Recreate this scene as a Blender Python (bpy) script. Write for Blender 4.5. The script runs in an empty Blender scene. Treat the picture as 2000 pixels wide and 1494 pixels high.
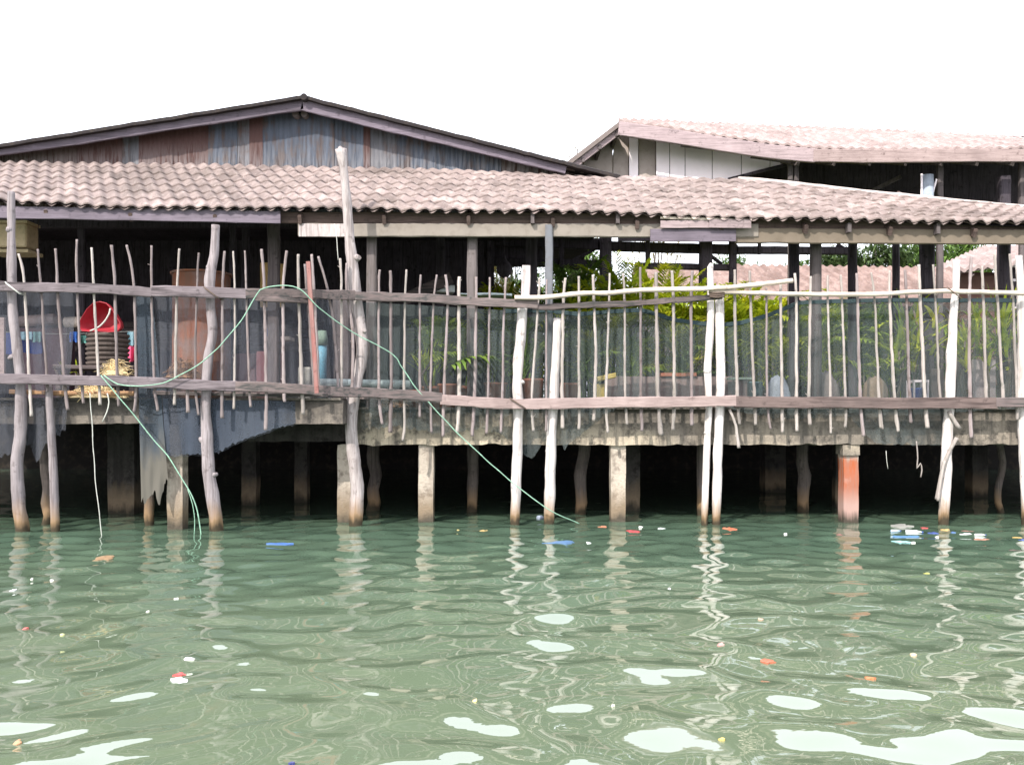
import bpy, math, random
import numpy as np
from mathutils import Vector, Matrix, noise as mnoise
random.seed(7)
rnd = random.Random(11)
S = bpy.context.scene
COL = S.collection
F, CX, HZ, HC = 1700.0, 1000.0, 820.0, 1.425      # focal length in photo pixels, centre column, horizon row, eye height
def P(px, py, D):
    return Vector(((px-CX)/F*D, D, HC-(py-HZ)/F*D))
def lerp(a, b, t): return a+(b-a)*t
def interp(pts, x):
    if x <= pts[0][0]: return pts[0][1]
    for (x0, y0), (x1, y1) in zip(pts, pts[1:]):
        if x <= x1: return lerp(y0, y1, (x-x0)/(x1-x0) if x1 > x0 else 0)
    return pts[-1][1]
def N(x, y=0., z=0.): return mnoise.noise(Vector((x, y, z)))

# ------------------------------------------------------------------ mesh builder
class MB:
    def __init__(s): s.v = []; s.f = []; s.sm = []
    def add(s, vs, fs, smooth=False):
        o = len(s.v); s.v += [Vector(v) for v in vs]
        s.f += [tuple(i+o for i in f) for f in fs]; s.sm += [smooth]*len(fs)
        return s
    def box(s, c, size, rz=0, rx=0, ry=0):
        R = Matrix.Rotation(rz, 3, 'Z') @ Matrix.Rotation(ry, 3, 'Y') @ Matrix.Rotation(rx, 3, 'X')
        c = Vector(c); h = Vector(size)/2; b = min(h)*0.12
        # chamfered box
        vs = []; idx = {}
        for sx in (-1, 1):
            for sy in (-1, 1):
                for sz in (-1, 1):
                    for k in range(3):
                        d = Vector((h.x-b, h.y-b, h.z-b)); d[k] += b
                        idx[(sx, sy, sz, k)] = len(vs)
                        vs.append(c+R @ Vector((sx*d.x, sy*d.y, sz*d.z)))
        fs = []
        I = lambda sx, sy, sz, k: idx[(sx, sy, sz, k)]
        for sg in (-1, 1):
            q = [(-1, -1), (1, -1), (1, 1), (-1, 1)]
            q = q if sg > 0 else q[::-1]
            fs.append([I(sg, a, b2, 0) for a, b2 in q])
            fs.append([I(b2, sg, a, 1) for a, b2 in q])
            fs.append([I(a, b2, sg, 2) for a, b2 in q])
        for a in (-1, 1):
            for b2 in (-1, 1):
                fs.append([I(a, b2, -1, 0), I(a, b2, 1, 0), I(a, b2, 1, 1), I(a, b2, -1, 1)])
                fs.append([I(a, -1, b2, 0), I(a, 1, b2, 0), I(a, 1, b2, 2), I(a, -1, b2, 2)])
                fs.append([I(-1, a, b2, 1), I(1, a, b2, 1), I(1, a, b2, 2), I(-1, a, b2, 2)])
                for c2 in (-1, 1): fs.append([I(a, b2, c2, 0), I(a, b2, c2, 1), I(a, b2, c2, 2)])
        return s.add(vs, fs)
    def tube(s, pts, rad, n=10, jit=0., seed=0., cap=True, smooth=True, freq=3.):
        pts = [Vector(p) for p in pts]; m = len(pts)
        if not hasattr(rad, '__len__'): rad = [rad]*m
        vs = []; fs = []
        ref = None
        for i, p in enumerate(pts):
            t = (pts[min(i+1, m-1)]-pts[max(i-1, 0)]).normalized()
            if ref is None:
                ref = Vector((0, 1, 0)) if abs(t.y) < .8 else Vector((1, 0, 0))
            u = (ref-t*ref.dot(t)).normalized(); ref = u; w = t.cross(u)
            for k in range(n):
                a = 2*math.pi*k/n
                d = u*math.cos(a)+w*math.sin(a)
                r = rad[i]
                if jit: r *= 1+jit*mnoise.noise(p*freq+d*1.3+Vector((seed, seed*1.7, 0)))
                vs.append(p+d*r)
        for i in range(m-1):
            for k in range(n):
                k2 = (k+1) % n
                fs.append((i*n+k, i*n+k2, (i+1)*n+k2, (i+1)*n+k))
        s.add(vs, fs, smooth)
        if cap:
            s.f += [tuple(len(s.v)-m*n+k for k in range(n))[::-1], tuple(len(s.v)-n+k for k in range(n))]
            s.sm += [False, False]
        return s
    def plank(s, pts, h, t, jit=.004, seed=0., up=Vector((0, 0, 1)), step=.12):
        """sawn timber swept along pts: height h (along up), thickness t, worn edges"""
        pts = dens([Vector(p) for p in pts], step); m = len(pts); vs = []; fs = []
        c = .18*min(h, t)
        prof = [(-h/2+c, -t/2), (h/2-c, -t/2), (h/2, -t/2+c), (h/2, t/2-c), (h/2-c, t/2), (-h/2+c, t/2), (-h/2, t/2-c), (-h/2, -t/2+c)]
        for i, p in enumerate(pts):
            d = (pts[min(i+1, m-1)]-pts[max(i-1, 0)]).normalized()
            w = d.cross(up).normalized(); u = w.cross(d).normalized()
            for k, (a, b) in enumerate(prof):
                o = jit*mnoise.noise(p*5+Vector((k*.35, seed, 0)))*2
                vs.append(p+u*(a+o)+w*(-b)+u*jit*2*mnoise.noise(p*1.5+Vector((seed, 0, 9))))
        n = 8
        for i in range(m-1):
            for k in range(n):
                k2 = (k+1) % n
                fs.append((i*n+k, (i+1)*n+k, (i+1)*n+k2, i*n+k2))
        fs += [tuple(range(n)), tuple((m-1)*n+k for k in range(n))[::-1]]
        return s.add(vs, fs)
    def grid(s, fn, nu, nv, smooth=True, keep=None):
        vs = [fn(i/nu, j/nv) for j in range(nv+1) for i in range(nu+1)]; fs = []
        for j in range(nv):
            for i in range(nu):
                if keep and not keep((i+.5)/nu, (j+.5)/nv): continue
                a = j*(nu+1)+i
                fs.append((a, a+1, a+nu+2, a+nu+1))
        return s.add(vs, fs, smooth)
    def lathe(s, prof, M=Matrix.Identity(4), n=20, smooth=True):
        vs = []; fs = []; m = len(prof)
        for r, z in prof:
            for k in range(n):
                a = 2*math.pi*k/n
                vs.append(M @ Vector((r*math.cos(a), r*math.sin(a), z)))
        for i in range(m-1):
            for k in range(n):
                k2 = (k+1) % n
                fs.append((i*n+k, i*n+k2, (i+1)*n+k2, (i+1)*n+k))
        return s.add(vs, fs, smooth)
    def rough(s, x0, x1, y0, y1, z0, z1, step=.12, amp=.01, seed=0., ragged=0.):
        """concrete block with an uneven front, bottom and sides"""
        nx = max(1, int((x1-x0)/step)); nz = max(2, int((z1-z0)/step)); ny = max(1, int((y1-y0)/max(step, (y1-y0)/6)))
        def d(p, q=1.):
            return Vector((N(p.x*4, p.z*4, seed)*amp, N(p.x*3, p.z*3+5, seed+p.y)*amp, N(p.x*5, p.y*5, seed+3)*amp*q))
        def pt(a, b, c):
            p = Vector((lerp(x0, x1, a), lerp(y0, y1, b), lerp(z0, z1, c)))
            q = p+d(p)
            if c < .01 and ragged: q.z += ragged*abs(N(p.x*7, seed, p.y*2))-ragged*.3*abs(N(p.x*22, seed))
            return q
        s.grid(lambda u, v: pt(u, 0, v), nx, nz, False)
        s.grid(lambda u, v: pt(u, v, 1), nx, ny, False)
        s.grid(lambda u, v: pt(u, 1-v, 0), nx, ny, False)
        s.grid(lambda u, v: pt(1, u, v), ny, nz, False)
        s.grid(lambda u, v: pt(0, 1-u, v), ny, nz, False)
        s.grid(lambda u, v: pt(1-u, 1, v), nx, nz, False)
        return s
    def build(s, name, mat, parent=None, origin=None):
        o_ = Vector(origin) if origin is not None else (parent.location.copy() if parent and parent.type == 'EMPTY' else (Vector(parent['_o']) if parent and '_o' in parent else Vector((0, 0, 0))))
        me = bpy.data.meshes.new(name)
        me.from_pydata([v-o_ for v in s.v], [], s.f)
        me.polygons.foreach_set('use_smooth', s.sm); me.update()
        me.materials.append(mat)
        o = bpy.data.objects.new(name, me); COL.objects.link(o)
        if parent: o.parent = parent
        o['_o'] = tuple(o_)
        return o
    def base(s):
        lo = [min(v[k] for v in s.v) for k in range(3)]; hi = [max(v[k] for v in s.v) for k in range(3)]
        return Vector(((lo[0]+hi[0])/2, (lo[1]+hi[1])/2, lo[2]))
def dens(pts, step):
    out = []
    for a, b in zip(pts, pts[1:]):
        n = max(1, int((b-a).length/step))
        out += [a+(b-a)*(k/n) for k in range(n)]
    return out+[pts[-1]]
def smoothpts(pts, step=.1):
    """Catmull-Rom through pts"""
    pts = [Vector(p) for p in pts]; out = []
    for i in range(len(pts)-1):
        p0, p1, p2, p3 = pts[max(i-1, 0)], pts[i], pts[i+1], pts[min(i+2, len(pts)-1)]
        n = max(2, int((p2-p1).length/step))
        for k in range(n):
            t = k/n
            out.append(.5*((2*p1)+(p2-p0)*t+(2*p0-5*p1+4*p2-p3)*t*t+(3*p1-p0-3*p2+p3)*t**3))
    return out+[pts[-1]]
def tag(o, label=None, cat=None, group=None, kind=None):
    for k, v in (('label', label), ('category', cat), ('group', group), ('kind', kind)):
        if v: o[k] = v
    return o
def thing(name, label, cat, loc, group=None):
    o = bpy.data.objects.new(name, None); COL.objects.link(o); o.location = loc
    o.empty_display_size = .1
    return tag(o, label, cat, group)
def single(mb, name, mat, label, cat, group=None):
    b = mb.base(); o = mb.build(name, mat, origin=b); o.location = b
    return tag(o, label, cat, group)
def setting(mb, name, mat): return tag(mb.build(name, mat), kind='structure')

# ------------------------------------------------------------------ materials
class NT:
    def __init__(s, name):
        s.m = bpy.data.materials.new(name); s.m.use_nodes = True; s.t = s.m.node_tree; s.t.nodes.clear()
        s.out = s.n('ShaderNodeOutputMaterial')
        geo = s.n('ShaderNodeNewGeometry'); oi = s.n('ShaderNodeObjectInfo')
        s.pos = geo.outputs['Position']; s.rand = oi.outputs['Random']
        a = s.n('ShaderNodeVectorMath'); a.operation = 'MULTIPLY_ADD'
        s.l(s.pos, a.inputs[0]); a.inputs[1].default_value = (1, 1, 1)
        c = s.n('ShaderNodeVectorMath'); c.operation = 'SCALE'; c.inputs[0].default_value = (37, 19, 53); s.l(s.rand, c.inputs['Scale'])
        s.l(c.outputs[0], a.inputs[2]); s.p = a.outputs[0]
    def n(s, t): return s.t.nodes.new(t)
    def l(s, a, b): s.t.links.new(a, b)
    def noise(s, sc, detail=4, rough=.55, vec=None, dist=0.):
        mp = s.n('ShaderNodeMapping'); s.l(vec or s.p, mp.inputs[0])
        mp.inputs['Scale'].default_value = sc if hasattr(sc, '__len__') else (sc, sc, sc)
        n = s.n('ShaderNodeTexNoise'); n.inputs['Scale'].default_value = 1; n.inputs['Detail'].default_value = detail
        n.inputs['Roughness'].default_value = rough; n.inputs['Distortion'].default_value = dist
        s.l(mp.outputs[0], n.inputs[0]); return n.outputs['Fac']
    def ramp(s, f, stops, interp='LINEAR'):
        r = s.n('ShaderNodeValToRGB'); s.l(f, r.inputs[0]); e = r.color_ramp.elements; r.color_ramp.interpolation = interp
        while len(e) < len(stops): e.new(.5)
        for k, (p, c) in enumerate(stops):
            e[k].position = p; e[k].color = (c, c, c, 1) if not hasattr(c, '__len__') else (*c[:3], 1)
        return r.outputs[0]
    def mix(s, f, a, b, mode='MIX'):
        m = s.n('ShaderNodeMix'); m.data_type = 'RGBA'; m.blend_type = mode
        for v, i in ((f, 0), (a, 6), (b, 7)):
            if hasattr(v, 'is_linked'): s.l(v, m.inputs[i])
            elif i == 0: m.inputs[0].default_value = v
            else: m.inputs[i].default_value = (*v[:3], 1)
        return m.outputs[2]
    def math(s, op, a, b=0., clamp=False):
        m = s.n('ShaderNodeMath'); m.operation = op; m.use_clamp = clamp
        for v, i in ((a, 0), (b, 1)):
            if hasattr(v, 'is_linked'): s.l(v, m.inputs[i])
            else: m.inputs[i].default_value = v
        return m.outputs[0]
    def z(s):
        x = s.n('ShaderNodeSeparateXYZ'); s.l(s.pos, x.inputs[0]); return x.outputs['Z']
    def maprange(s, f, a, b, c=0., d=1.):
        m = s.n('ShaderNodeMapRange'); s.l(f, m.inputs[0])
        for i, v in enumerate((a, b, c, d)): m.inputs[i+1].default_value = v
        return m.outputs[0]
    def surf(s, col, rough=.85, bump=None, bs=.3, bd=.01, trans=0., spec=.3):
        b = s.n('ShaderNodeBsdfPrincipled'); b.inputs['Specular IOR Level'].default_value = spec
        if hasattr(col, 'is_linked'): s.l(col, b.inputs['Base Color'])
        else: b.inputs['Base Color'].default_value = (*col, 1)
        if hasattr(rough, 'is_linked'): s.l(rough, b.inputs['Roughness'])
        else: b.inputs['Roughness'].default_value = rough
        if bump is not None:
            u = s.n('ShaderNodeBump'); u.inputs['Strength'].default_value = bs; u.inputs['Distance'].default_value = bd
            s.l(bump, u.inputs['Height']); s.l(u.outputs[0], b.inputs['Normal'])
        o = b.outputs[0]
        if trans:
            t = s.n('ShaderNodeBsdfTranslucent')
            s.l(col, t.inputs[0]) if hasattr(col, 'is_linked') else None
            x = s.n('ShaderNodeMixShader'); x.inputs[0].default_value = trans
            s.l(o, x.inputs[1]); s.l(t.outputs[0], x.inputs[2]); o = x.outputs[0]
        s.l(o, s.out.inputs[0]); return s.m
def sc(c, k): return tuple(min(1., x*k) for x in c)
def wood(name, a, b, dark, axis='z', tide=False, crack=.35, rvar=.3):
    t = NT(name); k = {'x': (1.5, 26, 26), 'z': (26, 26, 1.5), 'y': (26, 1.5, 26)}[axis]
    k2 = {'x': (5, 90, 90), 'z': (90, 90, 5), 'y': (90, 5, 90)}[axis]
    g = t.noise(k, 5, .6, dist=.4); f = t.noise(k2, 3, .6); blo = t.noise(2.6, 4, .6); spot = t.noise(9, 5, .65)
    c = t.mix(t.ramp(blo, [(.3, 0.), (.7, 1.)]), a, b)
    c = t.mix(t.ramp(g, [(.36, crack*1.6), (.5, 0.)]), c, dark)
    c = t.mix(t.ramp(spot, [(.30, .75), (.42, 0.)]), c, dark)
    c = t.mix(t.math('MULTIPLY', t.ramp(f, [(.3, 1.), (.6, 0.)]), .45), c, sc(dark, 1.6))
    v = t.math('MULTIPLY_ADD', t.rand, rvar); t.t.nodes[-1].inputs[2].default_value = 1-rvar*.6
    hv = t.n('ShaderNodeHueSaturation'); t.l(c, hv.inputs['Color']); t.l(v, hv.inputs['Value']); c = hv.outputs[0]
    if tide:
        zz = t.math('ADD', t.z(), t.math('MULTIPLY', t.math('SUBTRACT', t.noise((14, 14, 2), 4), .5), .28))
        c = t.mix(t.maprange(zz, .42, .12), c, (.23, .15, .085))
        c = t.mix(t.maprange(zz, .15, .05), c, (.045, .035, .022))
    h = t.math('ADD', g, t.math('MULTIPLY', f, .5))
    return t.surf(c, .88, h, .55, .012, spec=.2)
def concrete(name, a, b, grime, top=None, tide=False, cream=None):
    t = NT(name)
    n1 = t.noise(1.3, 6, .65); n2 = t.noise(7, 6, .7); n3 = t.noise(30, 3, .6); st = t.noise((6, 6, .7), 5, .65)
    c = t.mix(t.ramp(n1, [(.35, 0.), (.62, 1.)]), a, b)
    if cream: c = t.mix(t.ramp(t.noise((.35, .35, .8), 2, .5), [(.50, 0.), (.60, .9)]), c, cream)
    c = t.mix(t.ramp(n2, [(.36, .85), (.5, 0.)]), c, grime)
    c = t.mix(t.ramp(st, [(.36, .8), (.52, 0.)]), c, sc(grime, 1.4))
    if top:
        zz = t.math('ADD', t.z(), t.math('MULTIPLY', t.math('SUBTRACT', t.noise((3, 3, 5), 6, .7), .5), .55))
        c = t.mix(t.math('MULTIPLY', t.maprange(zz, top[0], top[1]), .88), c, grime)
    if tide:
        zz = t.math('ADD', t.z(), t.math('MULTIPLY', t.math('SUBTRACT', t.noise((9, 9, 3), 4), .5), .3))
        c = t.mix(t.maprange(zz, .52, .22), c, (.20, .15, .10))
        c = t.mix(t.maprange(zz, .18, .04), c, (.04, .035, .025))
    c = t.mix(t.math('MULTIPLY', n3, .35), c, sc(grime, 1.5))
    return t.surf(c, .92, t.math('ADD', t.math('MULTIPLY', n2, 1.), t.math('MULTIPLY', n3, .6)), .7, .02, spec=.15)
def plain(name, c, rough=.5, var=.25, sc_=8, spec=.4, dirt=.25):
    t = NT(name); n = t.noise(sc_, 5, .65)
    k = t.mix(t.ramp(n, [(.3, var), (.65, 0.)]), c, sc(c, .45))
    k = t.mix(t.ramp(t.noise(sc_*2.7, 4), [(.3, dirt), (.5, 0.)]), k, (.09, .07, .05))
    return t.surf(k, rough, n, .15, .01, spec=spec)
def leaf(name, cols, trans=.42):
    t = NT(name); n = t.noise(2.3, 2); n2 = t.noise(14, 2)
    c = t.ramp(n, [(.32+.36*i/(len(cols)-1), x) for i, x in enumerate(cols)])
    c = t.mix(t.ramp(n2, [(.35, 0.), (.7, .55)]), c, sc(cols[-1], 1.25))
    return t.surf(c, .55, trans=trans, spec=.12)

M = {}
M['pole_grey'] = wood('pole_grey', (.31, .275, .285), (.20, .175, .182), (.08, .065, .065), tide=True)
M['pole_pale'] = wood('pole_pale', (.70, .66, .645), (.56, .51, .49), (.2, .165, .15), tide=True, crack=.34, rvar=.15)
M['pole_mid'] = wood('pole_mid', (.52, .465, .455), (.38, .33, .325), (.12, .095, .09), tide=True)
M['post_dark'] = wood('post_dark', (.17, .14, .125), (.10, .08, .075), (.035, .03, .028), tide=True)
M['picket'] = wood('picket', (.295, .25, .252), (.19, .157, .158), (.10, .075, .065), crack=.25, rvar=.55)
M['picket_pale'] = wood('picket_pale', (.41, .36, .335), (.28, .237, .222), (.10, .105, .09), crack=.2, rvar=.4)
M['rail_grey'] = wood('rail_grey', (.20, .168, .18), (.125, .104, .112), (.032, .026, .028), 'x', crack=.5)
M['rail_brown'] = wood('rail_brown', (.17, .132, .128), (.10, .076, .075), (.028, .033, .032), 'x', crack=.5)
M['rail_pink'] = wood('rail_pink', (.40, .31, .295), (.27, .205, .195), (.12, .085, .08), 'x', crack=.25)
M['rail_red'] = wood('rail_red', (.165, .122, .113), (.10, .076, .072), (.05, .036, .034), 'x', crack=.55)
M['rail_pale'] = wood('rail_pale', (.66, .58, .50), (.52, .43, .37), (.2, .15, .12), 'x', crack=.2, rvar=.1)
M['barge'] = wood('barge', (.165, .138, .168), (.115, .096, .118), (.05, .042, .05), 'x', crack=.25)
M['barge_pink'] = wood('barge_pink', (.33, .26, .265), (.24, .185, .19), (.09, .07, .07), 'x', crack=.25)
M['eave_dark'] = wood('eave_dark', (.13, .09, .078), (.085, .06, .052), (.03, .022, .02), 'x')
M['beam_cream'] = plain('beam_cream', (.235, .205, .178), .85, .3, 3, .2, .3)
M['beam_shaded'] = plain('beam_shaded', (.165, .133, .102), .85, .35, 3, .2, .3)  # right eave beam: shade of the overhang put into a darker tan
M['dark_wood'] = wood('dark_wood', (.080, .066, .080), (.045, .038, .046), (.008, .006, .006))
M['shed_wood'] = wood('shed_wood', (.15, .125, .125), (.10, .085, .085), (.04, .033, .033))
M['post_grey'] = wood('post_grey', (.16, .138, .138), (.105, .09, .09), (.06, .05, .045))
M['red_paint'] = wood('red_paint', (.30, .10, .09), (.30, .17, .155), (.10, .045, .04), crack=.2)
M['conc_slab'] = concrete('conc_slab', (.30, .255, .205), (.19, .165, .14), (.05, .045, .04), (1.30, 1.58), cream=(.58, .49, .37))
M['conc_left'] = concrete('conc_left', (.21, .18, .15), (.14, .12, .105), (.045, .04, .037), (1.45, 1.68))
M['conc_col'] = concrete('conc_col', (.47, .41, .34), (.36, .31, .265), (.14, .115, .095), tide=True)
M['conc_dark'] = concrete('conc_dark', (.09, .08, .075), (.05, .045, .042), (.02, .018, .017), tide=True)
M['deck'] = concrete('deck', (.16, .14, .12), (.10, .09, .08), (.04, .035, .03))
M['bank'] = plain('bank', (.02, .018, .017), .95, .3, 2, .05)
M['wall_white'] = plain('wall_white', (.93, .83, .86), .75, .08, 3, .2, .04)
M['wall_beige'] = plain('wall_beige', (.40, .34, .31), .85, .25, 3, .2, .2)
M['tin_dull'] = plain('tin_dull', (.16, .13, .12), .7, .5, 4, .3)
def orange_column():
    t = NT('orange_column'); n = t.noise((14, 14, 1.6), 5, .65); n1 = t.noise(2.5, 4)
    c = t.mix(t.ramp(n, [(.38, 0.), (.58, 1.)]), (.33, .085, .032), (.27, .125, .088))
    c = t.mix(t.ramp(n1, [(.52, 0.), (.68, .6)]), c, (.48, .41, .38))
    zz = t.math('ADD', t.z(), t.math('MULTIPLY', t.math('SUBTRACT', n, .5), .3))
    c = t.mix(t.maprange(zz, .84, .94), c, (.30, .26, .22))
    c = t.mix(t.maprange(zz, .5, .25), c, (.33, .215, .185))
    c = t.mix(t.maprange(zz, .18, .04), c, (.05, .04, .03))
    return t.surf(c, .85, n, .5, .012)
M['conc_orange'] = orange_column()
def tile(name, a, b, dirt, dk=.6):
    t = NT(name); n1 = t.noise(.9, 5, .65); n2 = t.noise(9, 5, .7); n3 = t.noise((5.2, 2.6, 2.6), 1, .5)
    c = t.mix(t.ramp(n3, [(.40, 0.), (.58, 1.)]), a, b)
    c = t.mix(t.math('MULTIPLY', t.ramp(n1, [(.36, 1.), (.55, 0.)]), dk), c, dirt)
    c = t.mix(t.ramp(n2, [(.33, .55), (.5, 0.)]), c, sc(dirt, .8))
    at = t.n('ShaderNodeAttribute'); at.attribute_name = 'tile_tone'
    hv = t.n('ShaderNodeHueSaturation'); t.l(c, hv.inputs['Color']); t.l(t.math('ADD', at.outputs['Fac'], 1.), hv.inputs['Value']); c = hv.outputs[0]
    c = t.mix(t.ramp(t.noise((2.2, .5, .5), 5, .65), [(.56, 0.), (.70, .5)]), c, sc(dirt, .9))
    c = t.mix(t.ramp(t.noise(24, 3), [(.62, 0.), (.74, .5)]), c, (.46, .43, .40))
    return t.surf(c, .9, n2, .35, .01, spec=.15)
M['tile_front'] = tile('tile_front', (.258, .205, .192), (.20, .157, .148), (.105, .083, .074))
M['tile_far'] = tile('tile_far', (.31, .243, .23), (.245, .187, .177), (.14, .105, .097), .4)
M['tile_red'] = tile('tile_red', (.26, .185, .165), (.19, .13, .115), (.11, .075, .065), .5)
M['roof_dark'] = plain('roof_dark', (.03, .026, .027), .9, .4, 5, .1)
def sheet(name, base, rust, amt, pale):
    t = NT(name); st = t.noise((9, 9, .9), 5, .65); n1 = t.noise(1.7, 5, .65); up = t.noise((30, 30, 2.5), 4, .6)
    c = t.mix(t.ramp(st, [(.35, .0), (.6, 1.)]), base, sc(base, .6))
    c = t.mix(t.ramp(t.math('MULTIPLY_ADD', st, .5), [(0, 0.), (1, 1.)]), c, c) if False else c
    rm = t.math('ADD', t.math('MULTIPLY', st, .5), t.math('MULTIPLY', n1, .6))
    c = t.mix(t.ramp(rm, [(.62-amt*.5, 0.), (.72-amt*.5, 1.)]), c, rust)
    zz = t.math('ADD', t.z(), t.math('MULTIPLY', t.math('SUBTRACT', up, .5), .9))
    c = t.mix(t.math('MULTIPLY', t.maprange(zz, 6.15, 5.7), t.ramp(up, [(.4, 0.), (.6, pale)])), c, (.42, .40, .41))
    return t.surf(c, .75, st, .3, .01, spec=.3)
M['tin_blue'] = sheet('tin_blue', (.066, .078, .105), (.058, .042, .040), .14, .25)
M['tin_pale'] = sheet('tin_pale', (.105, .105, .12), (.07, .045, .04), .15, .3)
M['tin_rust'] = sheet('tin_rust', (.088, .040, .034), (.06, .029, .026), .5, .3)
M['tin_dark'] = sheet('tin_dark', (.06, .045, .05), (.07, .04, .035), .5, .4)
def rusty_tank():
    t = NT('rusty_tank'); n = t.noise((7, 7, 1.2), 5, .65); n1 = t.noise(2.2, 5, .65)
    c = t.mix(t.ramp(n, [(.35, 0.), (.62, 1.)]), (.27, .085, .035), (.17, .09, .06))
    c = t.mix(t.ramp(n1, [(.45, 0.), (.6, .8)]), c, (.20, .135, .115))
    return t.surf(c, .85, n, .4, .01)
M['rust_tank'] = rusty_tank()
def net(name, c, c2, dens_, dirt=0.):
    t = NT(name); n = t.noise((1.6, 1.6, .7), 4, .6); n2 = t.noise((9, 9, 3), 4, .6); fold = t.noise((7, 7, .5), 3, .5)
    col = t.mix(t.ramp(n, [(.35, 0.), (.65, 1.)]), c, c2)
    if dirt:
        zz = t.math('ADD', t.z(), t.math('MULTIPLY', t.math('SUBTRACT', n2, .5), .9))
        col = t.mix(t.math('MULTIPLY', t.maprange(zz, dirt+.25, dirt-.25), .85), col, (.17, .155, .13))
    d = t.n('ShaderNodeBsdfDiffuse'); t.l(col, d.inputs[0]); tl = t.n('ShaderNodeBsdfTranslucent'); t.l(col, tl.inputs[0])
    m0 = t.n('ShaderNodeMixShader'); m0.inputs[0].default_value = .3; t.l(d.outputs[0], m0.inputs[1]); t.l(tl.outputs[0], m0.inputs[2])
    tr = t.n('ShaderNodeBsdfTransparent'); mx = t.n('ShaderNodeMixShader')
    a = t.math('ADD', t.math('MULTIPLY', t.math('SUBTRACT', n, .5), .5), t.math('MULTIPLY', t.math('SUBTRACT', fold, .5), .85))
    a = t.math('ADD', a, t.math('MULTIPLY', t.math('SUBTRACT', t.noise((55, 55, 55), 2), .5), .35))
    a = t.math('ADD', a, dens_, True)
    if dirt: a = t.math('ADD', a, t.math('MULTIPLY', t.maprange(t.z(), dirt+.25, dirt-.1), .3), True)
    t.l(a, mx.inputs[0]); t.l(tr.outputs[0], mx.inputs[1]); t.l(m0.outputs[0], mx.inputs[2])
    t.l(mx.outputs[0], t.out.inputs[0]); return t.m
M['net_blue'] = net('net_blue', (.125, .13, .15), (.09, .097, .12), .50)
M['net_dense'] = net('net_dense', (.105, .12, .15), (.065, .078, .105), .80)
M['net_strip'] = net('net_strip', (.08, .095, .115), (.06, .075, .095), .80, 1.05)
M['net_green'] = net('net_green', (.135, .155, .155), (.092, .112, .116), .45)
M['net_hem'] = net('net_hem', (.07, .10, .105), (.05, .075, .085), .9)
M['palm'] = leaf('palm', [(.06, .125, .02), (.16, .26, .03), (.36, .43, .045)])
M['palm_yellow'] = leaf('palm_yellow', [(.14, .22, .012), (.33, .42, .02), (.58, .56, .035)])
M['palm_dark'] = leaf('palm_dark', [(.03, .07, .022), (.075, .14, .034), (.18, .25, .045)])
M['palm_mix'] = leaf('palm_mix', [(.07, .14, .014), (.22, .32, .025), (.52, .55, .035)])
M['tree_a'] = leaf('tree_a', [(.03, .07, .02), (.075, .14, .03), (.14, .21, .05)], .3)
M['tree_b'] = leaf('tree_b', [(.025, .055, .025), (.06, .10, .04), (.11, .15, .05)], .3)
M['tree_dry'] = leaf('tree_dry', [(.12, .09, .05), (.22, .16, .05), (.16, .17, .05)], .3)
M['bark'] = wood('bark', (.2, .165, .13), (.12, .1, .08), (.05, .04, .03))
M['terracotta'] = plain('terracotta', (.36, .14, .085), .85, .4, 6, .15)
M['straw'] = plain('straw', (.74, .58, .33), .9, .35, 14, .1)
M['brush'] = plain('brush', (.36, .21, .12), .9, .4, 14, .1)
M['rope_green'] = plain('rope_green', (.26, .44, .33), .6, .75, 26, .3, .05)
M['rope_pale'] = plain('rope_pale', (.48, .48, .44), .7, .3, 9, .3, .1)
M['rope_brown'] = plain('rope_brown', (.12, .09, .075), .9, .4, 12, .1)
def pl(name, c, r=.45, **k):
    if name not in M: M[name] = plain(name, c, r, **k)
    return M[name]

# ------------------------------------------------------------------ world, sun, camera
SUN = Vector((-.40, -.68, .68)).normalized()
elev = math.asin(SUN.z); az = math.atan2(SUN.x, SUN.y)
W = bpy.data.worlds.new("World"); S.world = W; W.use_nodes = True
nt = W.node_tree; bg = nt.nodes['Background']
sky = nt.nodes.new('ShaderNodeTexSky'); sky.sky_type = 'NISHITA'; sky.sun_disc = False
sky.sun_elevation = elev; sky.sun_rotation = az; sky.dust_density = 6; sky.air_density = 1.2
mx = nt.nodes.new('ShaderNodeMix'); mx.data_type = 'RGBA'; mx.inputs[0].default_value = .82     # bright white tropical haze
nt.links.new(sky.outputs[0], mx.inputs[6]); mx.inputs[7].default_value = (14.0, 14.4, 15.6, 1)
nt.links.new(mx.outputs[2], bg.inputs[0]); bg.inputs[1].default_value = .15
ld = bpy.data.lights.new('sun', 'SUN'); ld.energy = 4.2; ld.angle = math.radians(.53); ld.color = (1, .95, .87)
lo = bpy.data.objects.new('sun', ld); COL.objects.link(lo); lo.rotation_euler = (-SUN).to_track_quat('-Z', 'Y').to_euler()
cd = bpy.data.cameras.new('camera'); cam = bpy.data.objects.new('camera', cd); COL.objects.link(cam)
cam.location = (0, 0, HC); cam.rotation_euler = (math.pi/2, 0, 0)
cd.sensor_width = 36; cd.lens = F/2000*36; cd.shift_y = (HZ-747)/2000; cd.clip_end = 2000; cd.clip_start = .05
S.camera = cam
S.view_settings.view_transform = 'Standard'; S.view_settings.look = 'None'; S.view_settings.gamma = 1
S.view_settings.use_curve_mapping = False
S.view_settings.exposure = .58
S.cycles.use_denoising = True; S.cycles.max_bounces = 8; S.cycles.transparent_max_bounces = 24
S.cycles.diffuse_bounces = 3; S.cycles.glossy_bounces = 3; S.cycles.caustics_reflective = False; S.cycles.caustics_refractive = False

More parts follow.
